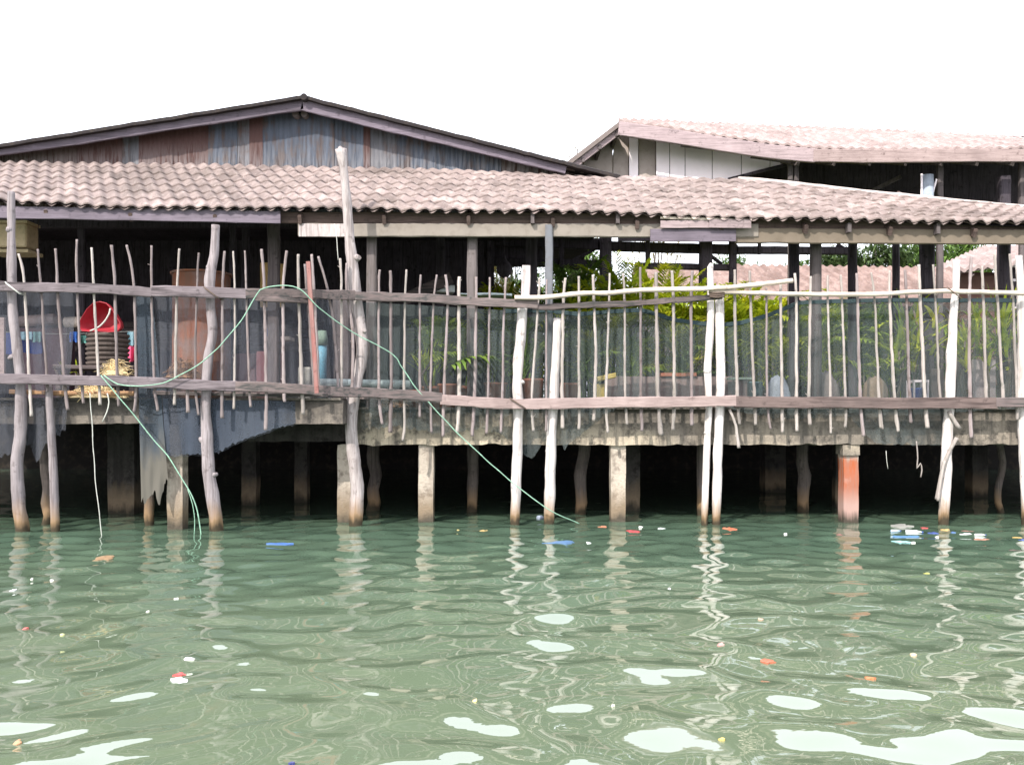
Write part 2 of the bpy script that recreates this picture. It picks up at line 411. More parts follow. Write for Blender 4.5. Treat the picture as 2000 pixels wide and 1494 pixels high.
# ------------------------------------------------------------------ water
wr = np.random.RandomState(23); WV = []
for k in range(54):
    lam = .17*(4.7**(wr.rand()**.95)); ang = wr.normal(0, .60)+(.12 if k % 3 else -.18)
    kk = 2*math.pi/lam
    slope = .0215*(1. if lam < .8 else .8)*(.45 if lam < .3 else 1.)
    WV.append((kk*math.sin(ang), kk*math.cos(ang), wr.rand()*6.283, slope/kk))
def wave(x, y):
    x = np.asarray(x, float); y = np.asarray(y, float); h = 0
    wx = x+.10*np.sin(1.3*y+.4*x)+.07*np.sin(2.1*x+3.1*y); wy = y+.09*np.sin(1.1*x-.7*y+2)+.06*np.sin(2.7*x+1.9*y)
    for a, b, p, m in WV: h = h+m*np.sin(a*wx+b*wy+p)
    amp = .97+.10*np.sin(.55*x+.9*y)*np.sin(.33*x-.7*y+1.)
    return h*amp
def waterz(x, y): return float(wave(x, y))
mat = NT('water')
nn = mat.noise((.5, .5, 1), 3); n2 = mat.noise((2.2, 1.2, 1), 3)
sx = mat.n('ShaderNodeSeparateXYZ'); mat.l(mat.pos, sx.inputs[0])      # greener by the pier, more olive towards the viewer
near_mix = mat.math('ADD', mat.maprange(sx.outputs['Y'], 10.5, 4.2), mat.math('MULTIPLY', mat.math('SUBTRACT', nn, .5), .9), True)
wc = mat.mix(near_mix, (.068, .112, .078), (.110, .140, .088))
wc = mat.mix(mat.math('MULTIPLY', n2, .25), wc, (.07, .095, .058))
b = mat.n('ShaderNodeBsdfPrincipled'); mat.l(wc, b.inputs['Base Color']); b.inputs['Roughness'].default_value = .012
b.inputs['IOR'].default_value = 1.8; b.inputs['Specular IOR Level'].default_value = .9
bu = mat.n('ShaderNodeBump'); bu.inputs['Strength'].default_value = .025; bu.inputs['Distance'].default_value = .02
mat.l(mat.noise((11, 16, 1), 2), bu.inputs['Height']); mat.l(bu.outputs[0], b.inputs['Normal'])
mat.l(b.outputs[0], mat.out.inputs[0])
rows = [HC*870/y for y in np.linspace(400, 95, 430)]+list(np.linspace(13.2, 27, 50))
rows = [1.2, 2.0, 2.6]+rows
ext = [.15*k for k in range(1, 1)]
Y = np.array(rows); uu = np.concatenate([[-12, -5, -2.6, -1.7], np.linspace(-1.25, 1.25, 860), [1.7, 2.6, 5, 12]])
X = Y[:, None]*uu[None, :]; YY = np.repeat(Y[:, None], len(uu), 1); Z = wave(X, YY)
co = np.stack([X, YY, Z], -1).reshape(-1, 3); nu = len(uu); nr = len(Y)
# rim going on behind the viewer and out to the sides
a = np.arange(nr*nu).reshape(nr, nu); q = np.stack([a[:-1, :-1], a[:-1, 1:], a[1:, 1:], a[1:, :-1]], -1).reshape(-1, 4)
me = bpy.data.meshes.new('water'); me.vertices.add(len(co)+4); me.vertices.foreach_set('co', np.concatenate([co.ravel(), [-40, -60, -.03, 40, -60, -.03, 40, 1.6, -.03, -40, 1.6, -.03]]))
qs = np.concatenate([q, [[len(co), len(co)+1, len(co)+2, len(co)+3]]])
me.loops.add(qs.size); me.polygons.add(len(qs)); me.loops.foreach_set('vertex_index', qs.ravel())
me.polygons.foreach_set('loop_start', np.arange(0, qs.size, 4)); me.polygons.foreach_set('loop_total', np.full(len(qs), 4))
me.polygons.foreach_set('use_smooth', np.ones(len(qs), bool)); me.update(calc_edges=True); me.validate()
me.materials.append(mat.m); wo = bpy.data.objects.new('water', me); COL.objects.link(wo); tag(wo, kind='structure')

# ------------------------------------------------------------------ land behind
DECKZ, LEFTZ = 1.60, 1.71
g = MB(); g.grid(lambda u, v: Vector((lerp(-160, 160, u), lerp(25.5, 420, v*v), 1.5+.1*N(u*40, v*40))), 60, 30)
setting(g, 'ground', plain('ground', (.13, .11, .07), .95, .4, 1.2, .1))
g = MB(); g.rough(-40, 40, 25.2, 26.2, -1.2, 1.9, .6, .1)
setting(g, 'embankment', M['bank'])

# ------------------------------------------------------------------ pier
def Df(px): return interp([(-100, 10.93), (560, 11.06), (700, 11.55), (1000, 11.74), (2100, 11.8)], px)
pier = thing('pier', 'long concrete pier on stained columns with a dark open space beneath', 'pier', (0, 12.2, 0))
XL, XM, XR = -15.0, P(688, 0, 12.05).x, 15.0
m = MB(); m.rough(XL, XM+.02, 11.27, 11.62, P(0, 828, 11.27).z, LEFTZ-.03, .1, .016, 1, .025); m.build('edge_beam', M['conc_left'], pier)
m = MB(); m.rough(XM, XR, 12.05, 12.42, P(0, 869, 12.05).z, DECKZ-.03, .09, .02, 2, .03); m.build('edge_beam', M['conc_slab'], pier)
m = MB(); m.rough(XL, XM, 11.22, 25.2, LEFTZ-.03, LEFTZ, .3, .004, 3); m.build('deck_slab', M['deck'], pier)
m = MB(); m.rough(XM+.01, XR, 12.0, 25.2, DECKZ-.03, DECKZ, .3, .004, 4); m.build('deck_slab', M['deck'], pier)
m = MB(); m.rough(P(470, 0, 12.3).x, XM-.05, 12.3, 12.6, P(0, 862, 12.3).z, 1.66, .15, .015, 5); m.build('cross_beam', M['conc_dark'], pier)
def column(x0, x1, D, ytop, mat_, depth=None, seed=0):
    a, b_ = P(x0, ytop, D), P(x1, ytop, D)
    m = MB(); m.rough(a.x, b_.x, D, D+(depth or (b_.x-a.x)), -.6, a.z, .09, .012, seed); m.build('column', mat_, pier)
for i, (x0, x1, D, yt) in enumerate([(326, 356, 11.33, 829), (659, 686, 12.08, 868), (817, 846, 12.1, 868), (1193, 1222, 12.1, 870)]):
    column(x0, x1, D, yt, M['conc_col'], seed=i*3.1)
column(1648, 1677, 12.1, 876, M['conc_orange'], seed=20)
m = MB(); a = P(1662, 0, 12.08)
m.rough(a.x-.125, a.x+.125, 12.06, 12.33, P(0, 888, 12.08).z, P(0, 868, 12.08).z, .06, .014, 8); m.build('column_head', M['conc_slab'], pier)
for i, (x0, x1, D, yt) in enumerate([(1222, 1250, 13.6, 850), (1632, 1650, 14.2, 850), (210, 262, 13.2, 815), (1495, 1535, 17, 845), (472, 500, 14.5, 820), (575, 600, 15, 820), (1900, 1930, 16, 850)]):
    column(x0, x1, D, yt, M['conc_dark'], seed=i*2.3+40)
for i, (x, D, w, sw) in enumerate([(730, 13.7, 24, 6), (923, 13.5, 21, 4), (1138, 13.2, 22, 8), (1370, 13.0, 18, 4), (1568, 13.6, 23, 5), (1950, 13.4, 12, 9), (88, 11.9, 18, 8), (292, 11.8, 18, 5)]):
    pts = [P(x+sw*N(k*.7, i*3.3)*1.6, 1060-k*(210/8), D) for k in range(9)]
    m = MB(); m.tube(smoothpts(pts, .1), w/2/F*D, 12, .22, i, freq=4); m.build('timber_pile', M['post_dark'], pier)
# loose timbers along the left and middle edge of the deck
for i, (x0, y0, x1, y1, D, w, mm) in enumerate([(20, 767, 262, 771, 11.18, 9, 'straw'), (700, 778, 985, 790, 11.95, 7, 'rail_pink'), (300, 769, 640, 773, 11.2, 8, 'rail_brown')]):
    m = MB(); m.plank([P(x0, y0-2, D), P((x0+x1)/2, (y0+y1)/2, D), P(x1, y1-2, D)], w/F*D, .06, .006, i); single(m, 'loose_timber', M['brush' if mm == 'straw' else mm],
        ['long thin orange board along the deck edge under the straw', 'pinkish thin board on the deck edge beside the big crooked pole', 'brown board lying on the deck edge beneath the rusty tank'][i], 'board', 'loose boards on the deck edge')

# ------------------------------------------------------------------ picket fence
fence = thing('picket_fence', 'crooked fence of thin branch pickets and driftwood poles along the pier edge', 'fence', (0, 11.6, 0))
def pole(pts, w, mat_, dD=.1, seed=0, knots=(), flat=False, low=None):
    """pts photo points top to bottom; w widths in px"""
    ps = []
    for x, y in pts: ps.append(P(x, y, Df(x)+dD))
    if pts[-1][1] > 1000:
        e = ps[-1].copy(); e.z = -.6; ps.append(e); w = list(w)+[w[-1]]
    sp = smoothpts(ps, .07); D = ps[0].y; rr = []
    zs = [(-p.z, r) for p, r in zip(ps, w)]
    for p in sp: rr.append(interp(zs, -p.z)/2/F*D)
    m = MB(); m.tube(sp, rr, 16, .2, seed, freq=4.5)
    for (kx, ky, kr) in knots:      # stubs of cut branches
        c = P(kx, ky, D); i = min(range(len(sp)), key=lambda i: (sp[i]-c).length); d = (c-sp[i]); d.y = -.03
        m.tube([sp[i], sp[i]+d*.7, c], [kr*1.7/F*D, kr*1.2/F*D, kr*.7/F*D], 8, .2, seed)
    return m.build('post', mat_, fence)
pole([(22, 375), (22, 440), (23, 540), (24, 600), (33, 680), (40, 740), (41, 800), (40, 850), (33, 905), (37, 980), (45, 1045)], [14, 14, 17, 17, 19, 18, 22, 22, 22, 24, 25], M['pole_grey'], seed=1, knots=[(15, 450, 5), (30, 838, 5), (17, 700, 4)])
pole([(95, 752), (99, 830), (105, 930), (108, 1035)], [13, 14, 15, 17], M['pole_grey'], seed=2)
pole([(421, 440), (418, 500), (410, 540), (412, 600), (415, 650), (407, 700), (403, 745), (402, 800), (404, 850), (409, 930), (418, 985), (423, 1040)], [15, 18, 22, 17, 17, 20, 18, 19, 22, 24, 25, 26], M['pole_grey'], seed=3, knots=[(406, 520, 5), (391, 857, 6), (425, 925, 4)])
pole([(666, 292), (671, 330), (678, 400), (683, 470), (690, 535), (696, 590), (705, 650), (707, 690), (699, 735), (688, 790), (686, 840), (692, 900), (698, 960), (695, 1022)], [22, 15, 18, 19, 24, 24, 24, 24, 22, 26, 24, 24, 26, 27], M['pole_mid'], seed=4, knots=[(702, 503, 6), (712, 645, 5), (662, 294, 4)])
m = MB(); m.plank([P(1028, 519, 11.86), P(1026, 600, 11.86)], 17/F*11.8, .06, .004, 5, up=Vector((1, 0, 0))); m.build('post_board', M['pole_mid'], fence)
pole([(1021, 600), (1019, 640), (1013, 700), (1011, 745), (1012, 800), (1011, 860), (1008, 940), (1006, 1026)], [19, 19, 20, 20, 20, 20, 19, 18], M['pole_pale'], seed=6, knots=[(1024, 747, 4)])
pole([(1089, 622), (1086, 700), (1083, 740), (1081, 790), (1077, 850), (1074, 940), (1073, 1024)], [15, 18, 19, 20, 20, 21, 20], M['pole_pale'], seed=7, knots=[(1067, 880, 4)])
pole([(1387, 520), (1388, 580), (1387, 640), (1382, 725), (1385, 790), (1382, 845), (1379, 920), (1376, 1026)], [11, 13, 15, 14, 13, 13, 13, 13], M['pole_pale'], seed=8, knots=[(1376, 725, 5), (1376, 845, 4), (1391, 522, 4)])
pole([(1405, 578), (1406, 650), (1408, 740), (1404, 830), (1401, 930), (1399, 1026)], [17, 17, 17, 18, 18, 17], M['pole_pale'], seed=9)
pole([(1868, 508), (1867, 560), (1862, 620), (1858, 700), (1855, 780), (1850, 850), (1847, 940), (1843, 1026)], [13, 14, 15, 19, 19, 19, 20, 19], M['pole_pale'], seed=10, knots=[(1849, 690, 3)])
pole([(1990, 500), (1994, 580), (1997, 700), (1996, 800), (2001, 900), (2006, 1030)], [13, 15, 18, 18, 18, 18], M['pole_pale'], seed=11)
def rail(pts, h, mat_, dD=-.07, th=.05, seed=0, roundp=False, jit=.007):
    ps = [P(x, y, Df(x)+dD) for x, y in pts]; D = ps[0].y
    m = MB()
    if roundp: m.tube(smoothpts(ps, .08), h/2/F*D, 10, .3, seed, freq=5)
    else: m.plank(smoothpts(ps, .1), h/F*D, th, jit, seed)
    return m.build('rail', mat_, fence)
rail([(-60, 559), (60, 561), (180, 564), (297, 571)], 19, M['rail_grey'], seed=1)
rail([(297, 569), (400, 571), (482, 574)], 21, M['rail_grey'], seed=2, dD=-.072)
rail([(480, 573), (600, 574), (693, 577)], 19, M['rail_brown'], seed=3, dD=-.074)
rail([(500, 585), (560, 587), (600, 588)], 9, M['rail_brown'], seed=23, dD=-.05)
rail([(691, 579), (800, 582), (920, 588), (1050, 595)], 17, M['rail_brown'], seed=4, dD=-.068)
rail([(1040, 600), (1150, 597), (1260, 591), (1340, 585), (1410, 578)], 11, M['rail_brown'], seed=5, dD=-.05)
rail([(1005, 581), (1060, 581), (1140, 573), (1185, 573), (1250, 567), (1330, 565), (1400, 563), (1470, 557), (1548, 548)], 9.5, M['rail_pale'], dD=-.13, seed=6, roundp=True)
rail([(1385, 570), (1440, 571), (1500, 573), (1600, 575), (1700, 575), (1780, 571), (1850, 569), (1930, 571), (2050, 574)], 9, M['rail_pale'], dD=-.09, seed=7, roundp=True)
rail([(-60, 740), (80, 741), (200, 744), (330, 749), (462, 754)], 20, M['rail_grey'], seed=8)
rail([(460, 754), (600, 761), (740, 768), (863, 776)], 20, M['rail_brown'], seed=9, dD=-.072)
rail([(860, 780), (940, 786), (1003, 789)], 20, M['rail_pink'], seed=10, dD=-.069)
rail([(1001, 789), (1150, 787), (1300, 785), (1437, 783)], 21, M['rail_pink'], seed=11, dD=-.073)
rail([(1435, 785), (1600, 786), (1780, 787), (1946, 787)], 22, M['rail_red'], seed=12, dD=-.07)
rail([(1944, 786), (2060, 787)], 19, M['rail_brown'], seed=13, dD=-.074)
for k in range(3):
    m = MB(); D = Df(1400)
    m.tube([P(1384+k, 571+k*4, D-.10), P(1400, 573+k*4, D-.13), P(1417-k, 571+k*4, D-.10)], .013, 8, .3, k); m.build('lashing', M['rope_brown'], fence)
for (px, py, w) in ((23, 562, 26), (411, 571, 26), (1863, 572, 24), (1011, 788, 30)):
    D = Df(px); a = P(px-w*.5, py-11, D-.12); b_ = P(px+w*.5, py+9, D-.12)
    for k in range(2):
        m = MB(); o_ = Vector((.012*k, -.004*k, -.018*k)); m.tube([a+o_+Vector((-.01, .1, 0)), a+o_, (a+b_)/2+o_, b_+o_, b_+o_+Vector((.01, .1, 0))], .006, 6, .2, k); m.build('lashing', M['rope_pale' if px < 100 else 'rope_brown'], fence)
PK = [
 [(36,496),(47,550),(57,733),(61,813)], [(74,487),(81,573),(91,735),(92,765)], [(109,486),(113,573),(125,733),(132,801)], [(150,468),(150,552),(158,725),(163,788)],
 [(179,484),(184,573),(192,725),(196,791)], [(218,479),(224,555),(229,725),(231,794)], [(247,479),(261,555),(266,738),(262,806)], [(296,480),(296,562),(301,738),(308,803)],
 [(350,486),(346,560),(342,738),(341,791)], [(388,494),(385,560),(381,740),(388,811)], [(366,745),(366,758),(367,806)], [(439,491),(435,562),(434,743),(434,817)],
 [(455,491),(459,585),(458,745),(457,799)], [(478,490),(482,588),(486,743),(490,795)], [(511,487),(516,562),(520,745),(519,840)], [(560,490),(553,562),(554,747),(556,785)],
 [(582,497),(583,562),(589,750),(592,809)], [(595,516),(600,580),(606,649),(614,760)], [(609,497),(613,565),(620,700),(622,770)], [(621,501),(640,565),(653,649),(660,750),(664,812)],
 [(664,505),(667,565),(667,750),(668,817)], [(677,514),(677,565),(689,649),(688,760)],
 [(742,527),(740,570),(740,756),(742,800),(747,829)], [(763,529),(763,573),(764,758),(762,845)], [(794,527),(791,598),(789,761),(790,830),(786,861)], [(822,537),(820,598),(820,761),(820,815)],
 [(853,537),(847,598),(841,763),(843,845)], [(870,537),(874,598),(867,766),(866,852)], [(897,541),(896,623),(897,768),(893,845)], [(930,541),(930,598),(927,772),(922,852)],
 [(957,542),(956,598),(953,775),(950,847)], [(988,542),(984,623),(981,776),(978,845)],
 [(1054,543),(1051,593),(1039,776),(1042,842)], [(1068,546),(1067,598),(1067,776),(1066,843)], [(1104,543),(1100,598),(1098,776),(1099,837)], [(1131,540),(1131,640),(1131,776),(1131,839)],
 [(1158,537),(1161,603),(1164,700),(1161,775),(1159,822)], [(1191,534),(1189,603),(1184,774),(1187,845)], [(1217,534),(1220,611),(1221,774),(1225,829)], [(1251,522),(1251,598),(1252,774),(1254,842)],
 [(1281,532),(1282,598),(1285,774),(1291,850)], [(1313,529),(1315,598),(1317,772),(1314,840)], [(1352,529),(1350,598),(1351,772),(1351,831)],
 [(1435,527),(1436,623),(1440,771),(1444,829)], [(1464,529),(1467,623),(1473,771),(1476,830)], [(1497,562),(1498,771),(1505,838)], [(1525,555),(1525,623),(1527,756),(1528,845)],
 [(1552,534),(1555,598),(1556,774),(1556,842)], [(1583,540),(1582,623),(1580,774),(1582,830)], [(1616,538),(1617,598),(1622,774),(1622,847)], [(1642,537),(1645,598),(1651,774),(1651,835)],
 [(1673,534),(1675,598),(1680,774),(1687,852)], [(1702,532),(1709,598),(1716,774),(1720,836)], [(1737,529),(1738,598),(1747,774),(1754,843)], [(1767,527),(1771,598),(1776,774),(1779,826)],
 [(1795,517),(1798,598),(1806,774),(1811,836)], [(1822,517),(1828,598),(1833,725),(1838,790)], [(1897,501),(1893,598),(1894,774),(1897,855)], [(1943,496),(1950,623),(1958,758),(1959,800)],
 [(1972,496),(1979,598),(1986,774),(1987,820)], [(1918,520),(1921,600),(1926,780)], [(1714,720),(1718,790),(1724,838)], [(1425,800),(1437,830),(1443,875)], [(1183,815),(1185,800),(1180,845)]]
for i, pts in enumerate(PK[:-1]):
    w = rnd.uniform(4.4, 6.6)*(1.25 if i in (28, 36, 40, 54, 55) else 1)*(.8 if i in (25, 3, 33) else 1)
    pts = [(x, y) for x, y in pts]
    ps = []
    for x, y in pts: ps.append(P(x, y, Df(x)+.0+rnd.uniform(-.008, .008)))
    sp = smoothpts(ps, .05)
    sp = [p+Vector((.006*N(p.z*2.2, i*7.1)+.0035*N(p.z*6.5, i*3.7), 0, 0)) for p in sp]
    D = ps[0].y; n = len(sp)
    rr = [w/2/F*D*(.84+.3*k/n) for k in range(n)]
    m = MB(); m.tube(sp, rr, 8, .42, i*1.7, freq=9)
    for k in range(rnd.randint(0, 3) if pts[0][0] > 700 else rnd.randint(0, 1)):     # twig stubs
        j = rnd.randint(2, n-3) if n > 6 else 1
        d = Vector((rnd.choice((-1, 1))*rnd.uniform(.02, .05), rnd.uniform(-.02, .01), rnd.uniform(.01, .06)))
        m.tube([sp[j], sp[j]+d], [.007, .003], 5)
    m.build('picket', M['picket_pale' if (pts[0][0] > 1000 and i % 3) or i % 4 == 0 else 'picket'], fence)
m = MB(); m.plank([P(602, 511, 11.02), P(609, 620, 11.02), P(619, 768, 11.02)], 8.5/F*11, .03, .002, 2, up=Vector((1, 0, 0))); pk = m.build('picket', M['red_paint'], fence); pk['label'] = 'flat picket painted faded red'
for i, (pts, w) in enumerate([([(1869, 855), (1850, 890), (1838, 930), (1830, 975)], 8), ([(1853, 803), (1862, 820), (1874, 837)], 8), ([(1845, 900), (1836, 945), (1832, 978)], 6)]):
    m = MB(); m.tube(smoothpts([P(x, y, 11.8-.01*i) for x, y in pts], .05), w/2/F*11.8, 8, .3, i); m.build('split_branch', M['picket_pale'], fence)

# ------------------------------------------------------------------ nets
def netpiece(top, bot, D0, mat_, label, nu=70, nv=30, sway=.075, seed=0., ragged=0., name='shade_net', keep=None, group='nets hung along the fence', hem=False):
    x0 = max(top[0][0], bot[0][0]) if False else None
    ta, tb = top[0][0], top[-1][0]; ba, bb = bot[0][0], bot[-1][0]
    def f(u, v):
        xt, xb = lerp(ta, tb, u), lerp(ba, bb, u)
        yt, yb = interp(top, xt), interp(bot, xb)
        if ragged: yb += ragged*(N(xb*.16, seed)+.6*N(xb*.5, seed+4))
        x, y = lerp(xt, xb, v), lerp(yt, yb, v)
        D = (D0(x) if callable(D0) else D0)
        d = sway*(N(x*.028, y*.006, seed)+.35*N(x*.09, y*.012, seed+3))*(.3+.7*v)
        return P(x, y, D+d)
    m = MB(); m.grid(f, nu, nv, True, keep)
    o = single(m, name, mat_, label, 'net', group)
    if hem:
        h = MB(); pts = [f(k/60, 0)+Vector((0, -.006, -.012)) for k in range(61)]
        h.plank(pts, .055, .012, .004, seed); hb = h.build('hem', M['net_hem'], origin=o.location); hb.parent = o; hb.location = (0, 0, 0)
    return o
nd = lambda x: Df(x)+.19
netpiece([(-120, 566), (150, 572)], [(-120, 890), (0, 891), (28, 884), (58, 868), (72, 905), (88, 868), (128, 838)], nd, M['net_blue'], 'blue-grey shade net at the far left reaching below the lower rail', seed=1, ragged=9)
netpiece([(266, 572), (298, 574)], [(276, 985), (300, 962), (312, 985), (328, 925)], lambda x: Df(x)+.15, M['net_strip'], 'narrow torn net strip hanging almost to the water, muddy at the bottom', nu=30, nv=60, seed=2, ragged=16, sway=.08)
netpiece([(300, 578), (480, 582), (700, 586)], [(322, 893), (420, 888), (470, 864), (550, 836), (672, 813)], nd, M['net_blue'], 'blue-grey net with a slanting lower edge in front of the rusty tank', seed=3, ragged=5, nu=90)
netpiece([(318, 778), (664, 786)], [(323, 889), (420, 885), (470, 861), (550, 833), (664, 812)], lambda x: Df(x)+.155, M['net_dense'], 'doubled fold of blue net over the pier edge beneath the rusty tank', seed=13, ragged=6, nu=70, nv=14, sway=.03)
netpiece([(702, 590), (820, 596), (985, 606)], [(705, 836), (780, 832), (850, 846), (940, 836), (985, 850)], nd, M['net_green'], 'grey net between the big crooked pole and the flat topped post', seed=4, ragged=8)
netpiece([(985, 606), (1062, 604), (1130, 613), (1200, 606), (1255, 604), (1320, 624), (1398, 633)], [(985, 850), (1015, 880), (1040, 898), (1062, 862), (1105, 872), (1180, 812), (1220, 790), (1398, 789)], nd, M['net_green'], 'green-grey net in the middle with a torn flap hanging under the slab edge', seed=5, ragged=9, hem=True)
netpiece([(1398, 633), (1445, 630), (1500, 614), (1560, 590), (1620, 587), (1800, 584), (2040, 586)], [(1398, 790), (1460, 808), (1540, 818), (1660, 815), (1690, 845), (1710, 866), (1835, 870), (1858, 806), (2040, 795)], nd, M['net_green'], 'long green-grey net sagging from the pale pole on the right', seed=6, ragged=7, nu=110, hem=True)

# ------------------------------------------------------------------ ropes
def rope(pts, r, mat_, name, label, wob=.012, seed=0):
    ps = [P(x, y, d) for x, y, d in pts]
    sp = smoothpts(ps, .05); sp = [p+Vector((wob*N(p.x*3, p.z*3, seed), 0, wob*N(p.z*4, p.x*3, seed+4))) for p in sp]
    m = MB(); m.tube(sp, r, 6, .35, seed, freq=20); return single(m, name, mat_, label, 'rope')
df = lambda x: Df(x)-.13
rope([(203, 733, 10.84), (222, 745, 10.84), (243, 752, 10.84), (290, 753, 10.84), (335, 742, 10.85), (400, 702, 10.86), (462, 640, 10.88), (497, 582, 10.9), (518, 563, 10.9), (580, 562, 10.92), (628, 606, 11.05), (700, 655, 11.3), (768, 693, 11.45), (785, 718, 11.5), (822, 768, 11.55), (900, 852, 11.6), (1000, 941, 11.62), (1072, 995, 11.62), (1132, 1023, 11.8)], .0075, M['rope_green'], 'rope', 'long pale green rope looped over the top rail and slanting into the water', seed=1)
rope([(196, 733, 10.85), (228, 770, 10.85), (262, 812, 10.88), (300, 858, 10.9), (326, 888, 10.9), (350, 925, 10.9), (372, 962, 10.9), (386, 1000, 10.9), (393, 1050, 10.9)], .0075, M['rope_green'], 'rope', 'green rope hanging from the lower rail past the torn net strip', seed=2)
rope([(366, 955, 10.91), (376, 985, 10.91), (380, 1015, 10.91), (379, 1049, 10.91)], .005, M['rope_green'], 'rope', 'short frayed green rope strand reaching the water in front of the square column', seed=3)
rope([(176, 768, 10.86), (177, 800, 10.86), (181, 850, 10.86), (187, 940, 10.86), (194, 1000, 10.86), (199, 1048, 10.86)], .0055, M['rope_pale'], 'rope', 'thin pale line hanging straight down to the water from the left rail', seed=4)
rope([(210, 768, 10.87), (213, 785, 10.87), (208, 805, 10.87), (199, 824, 10.87)], .007, M['rope_pale'], 'rope', 'short bent rope end dangling over the pier edge below the straw', seed=5)
rope([(653, 437, 11.5), (657, 470, 11.5), (661, 508, 11.5)], .005, M['rope_pale'], 'rope', 'short thin string tied from the eave beam to a picket', seed=6)
rope([(1791, 862, 11.8), (1792, 895, 11.8), (1790, 915, 11.8), (1797, 905, 11.79), (1800, 918, 11.79), (1798, 932, 11.79)], .009, M['picket_pale'], 'dangling_root', 'pale forked twig dangling below the slab edge beside the rust-orange column', seed=7)['category'] = 'twig'
rope([(1731, 880, 11.95), (1733, 900, 11.95), (1735, 915, 11.95)], .004, M['rope_pale'], 'rope', 'tiny thread hanging under the slab right of the orange column', seed=8)

# ------------------------------------------------------------------ front shed: tiled lean-to roof on posts
shed = thing('open_shed', 'open shed on the pier with a long lean-to roof of pinkish wavy tiles', 'shed', (0, 13, DECKZ))
DE, RUN = 11.9, 2.5
EAVE = [(-500, 385), (0, 397), (200, 406), (500, 411), (900, 413), (1300, 424), (1700, 434), (2000, 440), (2400, 448)]
TOP = [(-900, 312), (0, 318), (600, 329), (1100, 345), (1450, 354), (1470, 355), (1700, 381), (2000, 411), (2600, 470)]
def roofpt(u, v):
    """u metres along the eave, v 0 at the eave to 1 at the top"""
    px = u*F/DE+CX
    run = RUN if px < 1470 else lerp(RUN, .95, min(1, (px-1470)/530))
    e = P(px, interp(EAVE, px), DE)
    skew = -1.30*run/RUN
    D2 = DE+run; x2 = u+skew; px2 = x2*F/D2+CX
    t = P(px2, interp(TOP, px2), D2)
    return e, t
m = MB(); PITCH = .2; U0, U1 = -10.2, 9.4; nw = int((U1-U0)/PITCH)*8; COURSES = 7
edge_pts = []
rows_v = []
for c in range(COURSES):
    for t_ in (0., .5, .97): rows_v.append((c, t_))
vs = []; fs = []; tone = []
for c in range(COURSES):
    for t_, lift_, scl in ((0., .006, 1), (0., .026, 1), (.05, .030, 1), (.5, .016, .5), (1.10, .003, 1)):
        for i in range(nw+1):
            u = lerp(U0, U1, i/nw); ph = u/PITCH; e, t = roofpt(u, 0)
            wv = .5+.5*math.cos(2*math.pi*ph)
            tl = math.floor(ph+.0); jit = .009*N(tl*3.31, c*5.17); jl = .007*N(tl*2.7+9, c*4.3)
            v = (c+t_)/COURSES+((.052*(1-wv)-.022)*scl+jit*(t_ < .4))/RUN
            p = e+(t-e)*min(1.02, v)
            up = .047*(wv**.85)+.03*N(u*.5, v*1.5)+.014*N(u*1.9, v*4)+lift_+jl*(t_ < .4)
            vs.append(p+Vector((0, -.2*up, up))); tone.append(.32*N(tl*5.37+.5, c*7.13+.5)+(-.2 if N(tl*1.9, c*2.3+40) > .42 else 0))
W1 = nw+1; tt = []
for c in range(COURSES):
    o_ = c*5*W1
    tt += tone[o_:o_+2*W1]+tone[o_+W1:o_+5*W1]
    m.add([vs[o_+k] for k in range(2*W1)], [(i, i+1, i+1+W1, i+W1) for i in range(nw)], False)
    m.add([vs[o_+W1+k] for k in range(4*W1)], [(k*W1+i, k*W1+i+1, k*W1+i+1+W1, k*W1+i+W1) for k in range(3) for i in range(nw)], True)
# underside, one tile thickness below, closed along the eave
lo_ = []
for v in (0., 1.):
    for i in range(nw+1):
        u = lerp(U0, U1, i/nw); e, t = roofpt(u, 0); wv = .5+.5*math.cos(2*math.pi*u/PITCH)
        p = e+(t-e)*v; lo_.append(p+Vector((0, .004, .046*wv**.8-.014+.03*N(u*.5, v*1.5))))
fs = [((nw+1)+i, (nw+1)+i+1, i+1, i) for i in range(nw)]
o_ = len(m.v); m.add(lo_, fs, True)
ro = m.build('roof', M['tile_front'], shed); ta = ro.data.attributes.new('tile_tone', 'FLOAT', 'POINT'); ta.data.foreach_set('value', tt+[0.]*(len(ro.data.vertices)-len(tt)))
# dark under-lining of boards, so that no light leaks through the tiles
m = MB(); m.grid(lambda u, v: (lambda e, t: e+(t-e)*lerp(.1, 1, v)+Vector((0, 0, -.05)))(*roofpt(lerp(U0, U1, u), 0)), 40, 3); m.build('roof_boards', M['dark_wood'], shed)
# hip cap on the right
m = MB(); pts = []
for px in range(1440, 2060, 20):
    u = None
    D2 = DE+(RUN if px < 1470 else lerp(RUN, .95, min(1, (px-1470)/530))); pts.append(P(px, interp(TOP, px), D2)+Vector((0, -.05, .0)))
m.tube(pts, .06, 8, .2, 3); m.build('hip_cap', tile('tile_pale', (.52, .46, .43), (.44, .38, .35), (.25, .2, .18), .4), shed)
def board(x0, y0, x1, y1, D, h, mat_, name='eave_board', th=.035, seed=0., D2=None):
    m = MB(); m.plank([P(x0, y0, D), P(x1, y1, D2 or D)], h/F*D, th, .003, seed); return m.build(name, mat_, shed)
board(-80, 413, 548, 425, 11.98, 24, M['barge'], seed=1)
board(540, 425, 1300, 428, 12.09, 22, M['eave_dark'], seed=2)
board(1290, 437, 2100, 444, 12.12, 24, M['eave_dark'], seed=3)
board(583, 450, 1480, 451, 12.06, 26, M['beam_cream'], 'eave_beam', .06, seed=4)
board(584, 449.5, 676, 450.5, 12.025, 25, M['pole_mid'], 'splice_board', .012, seed=14)
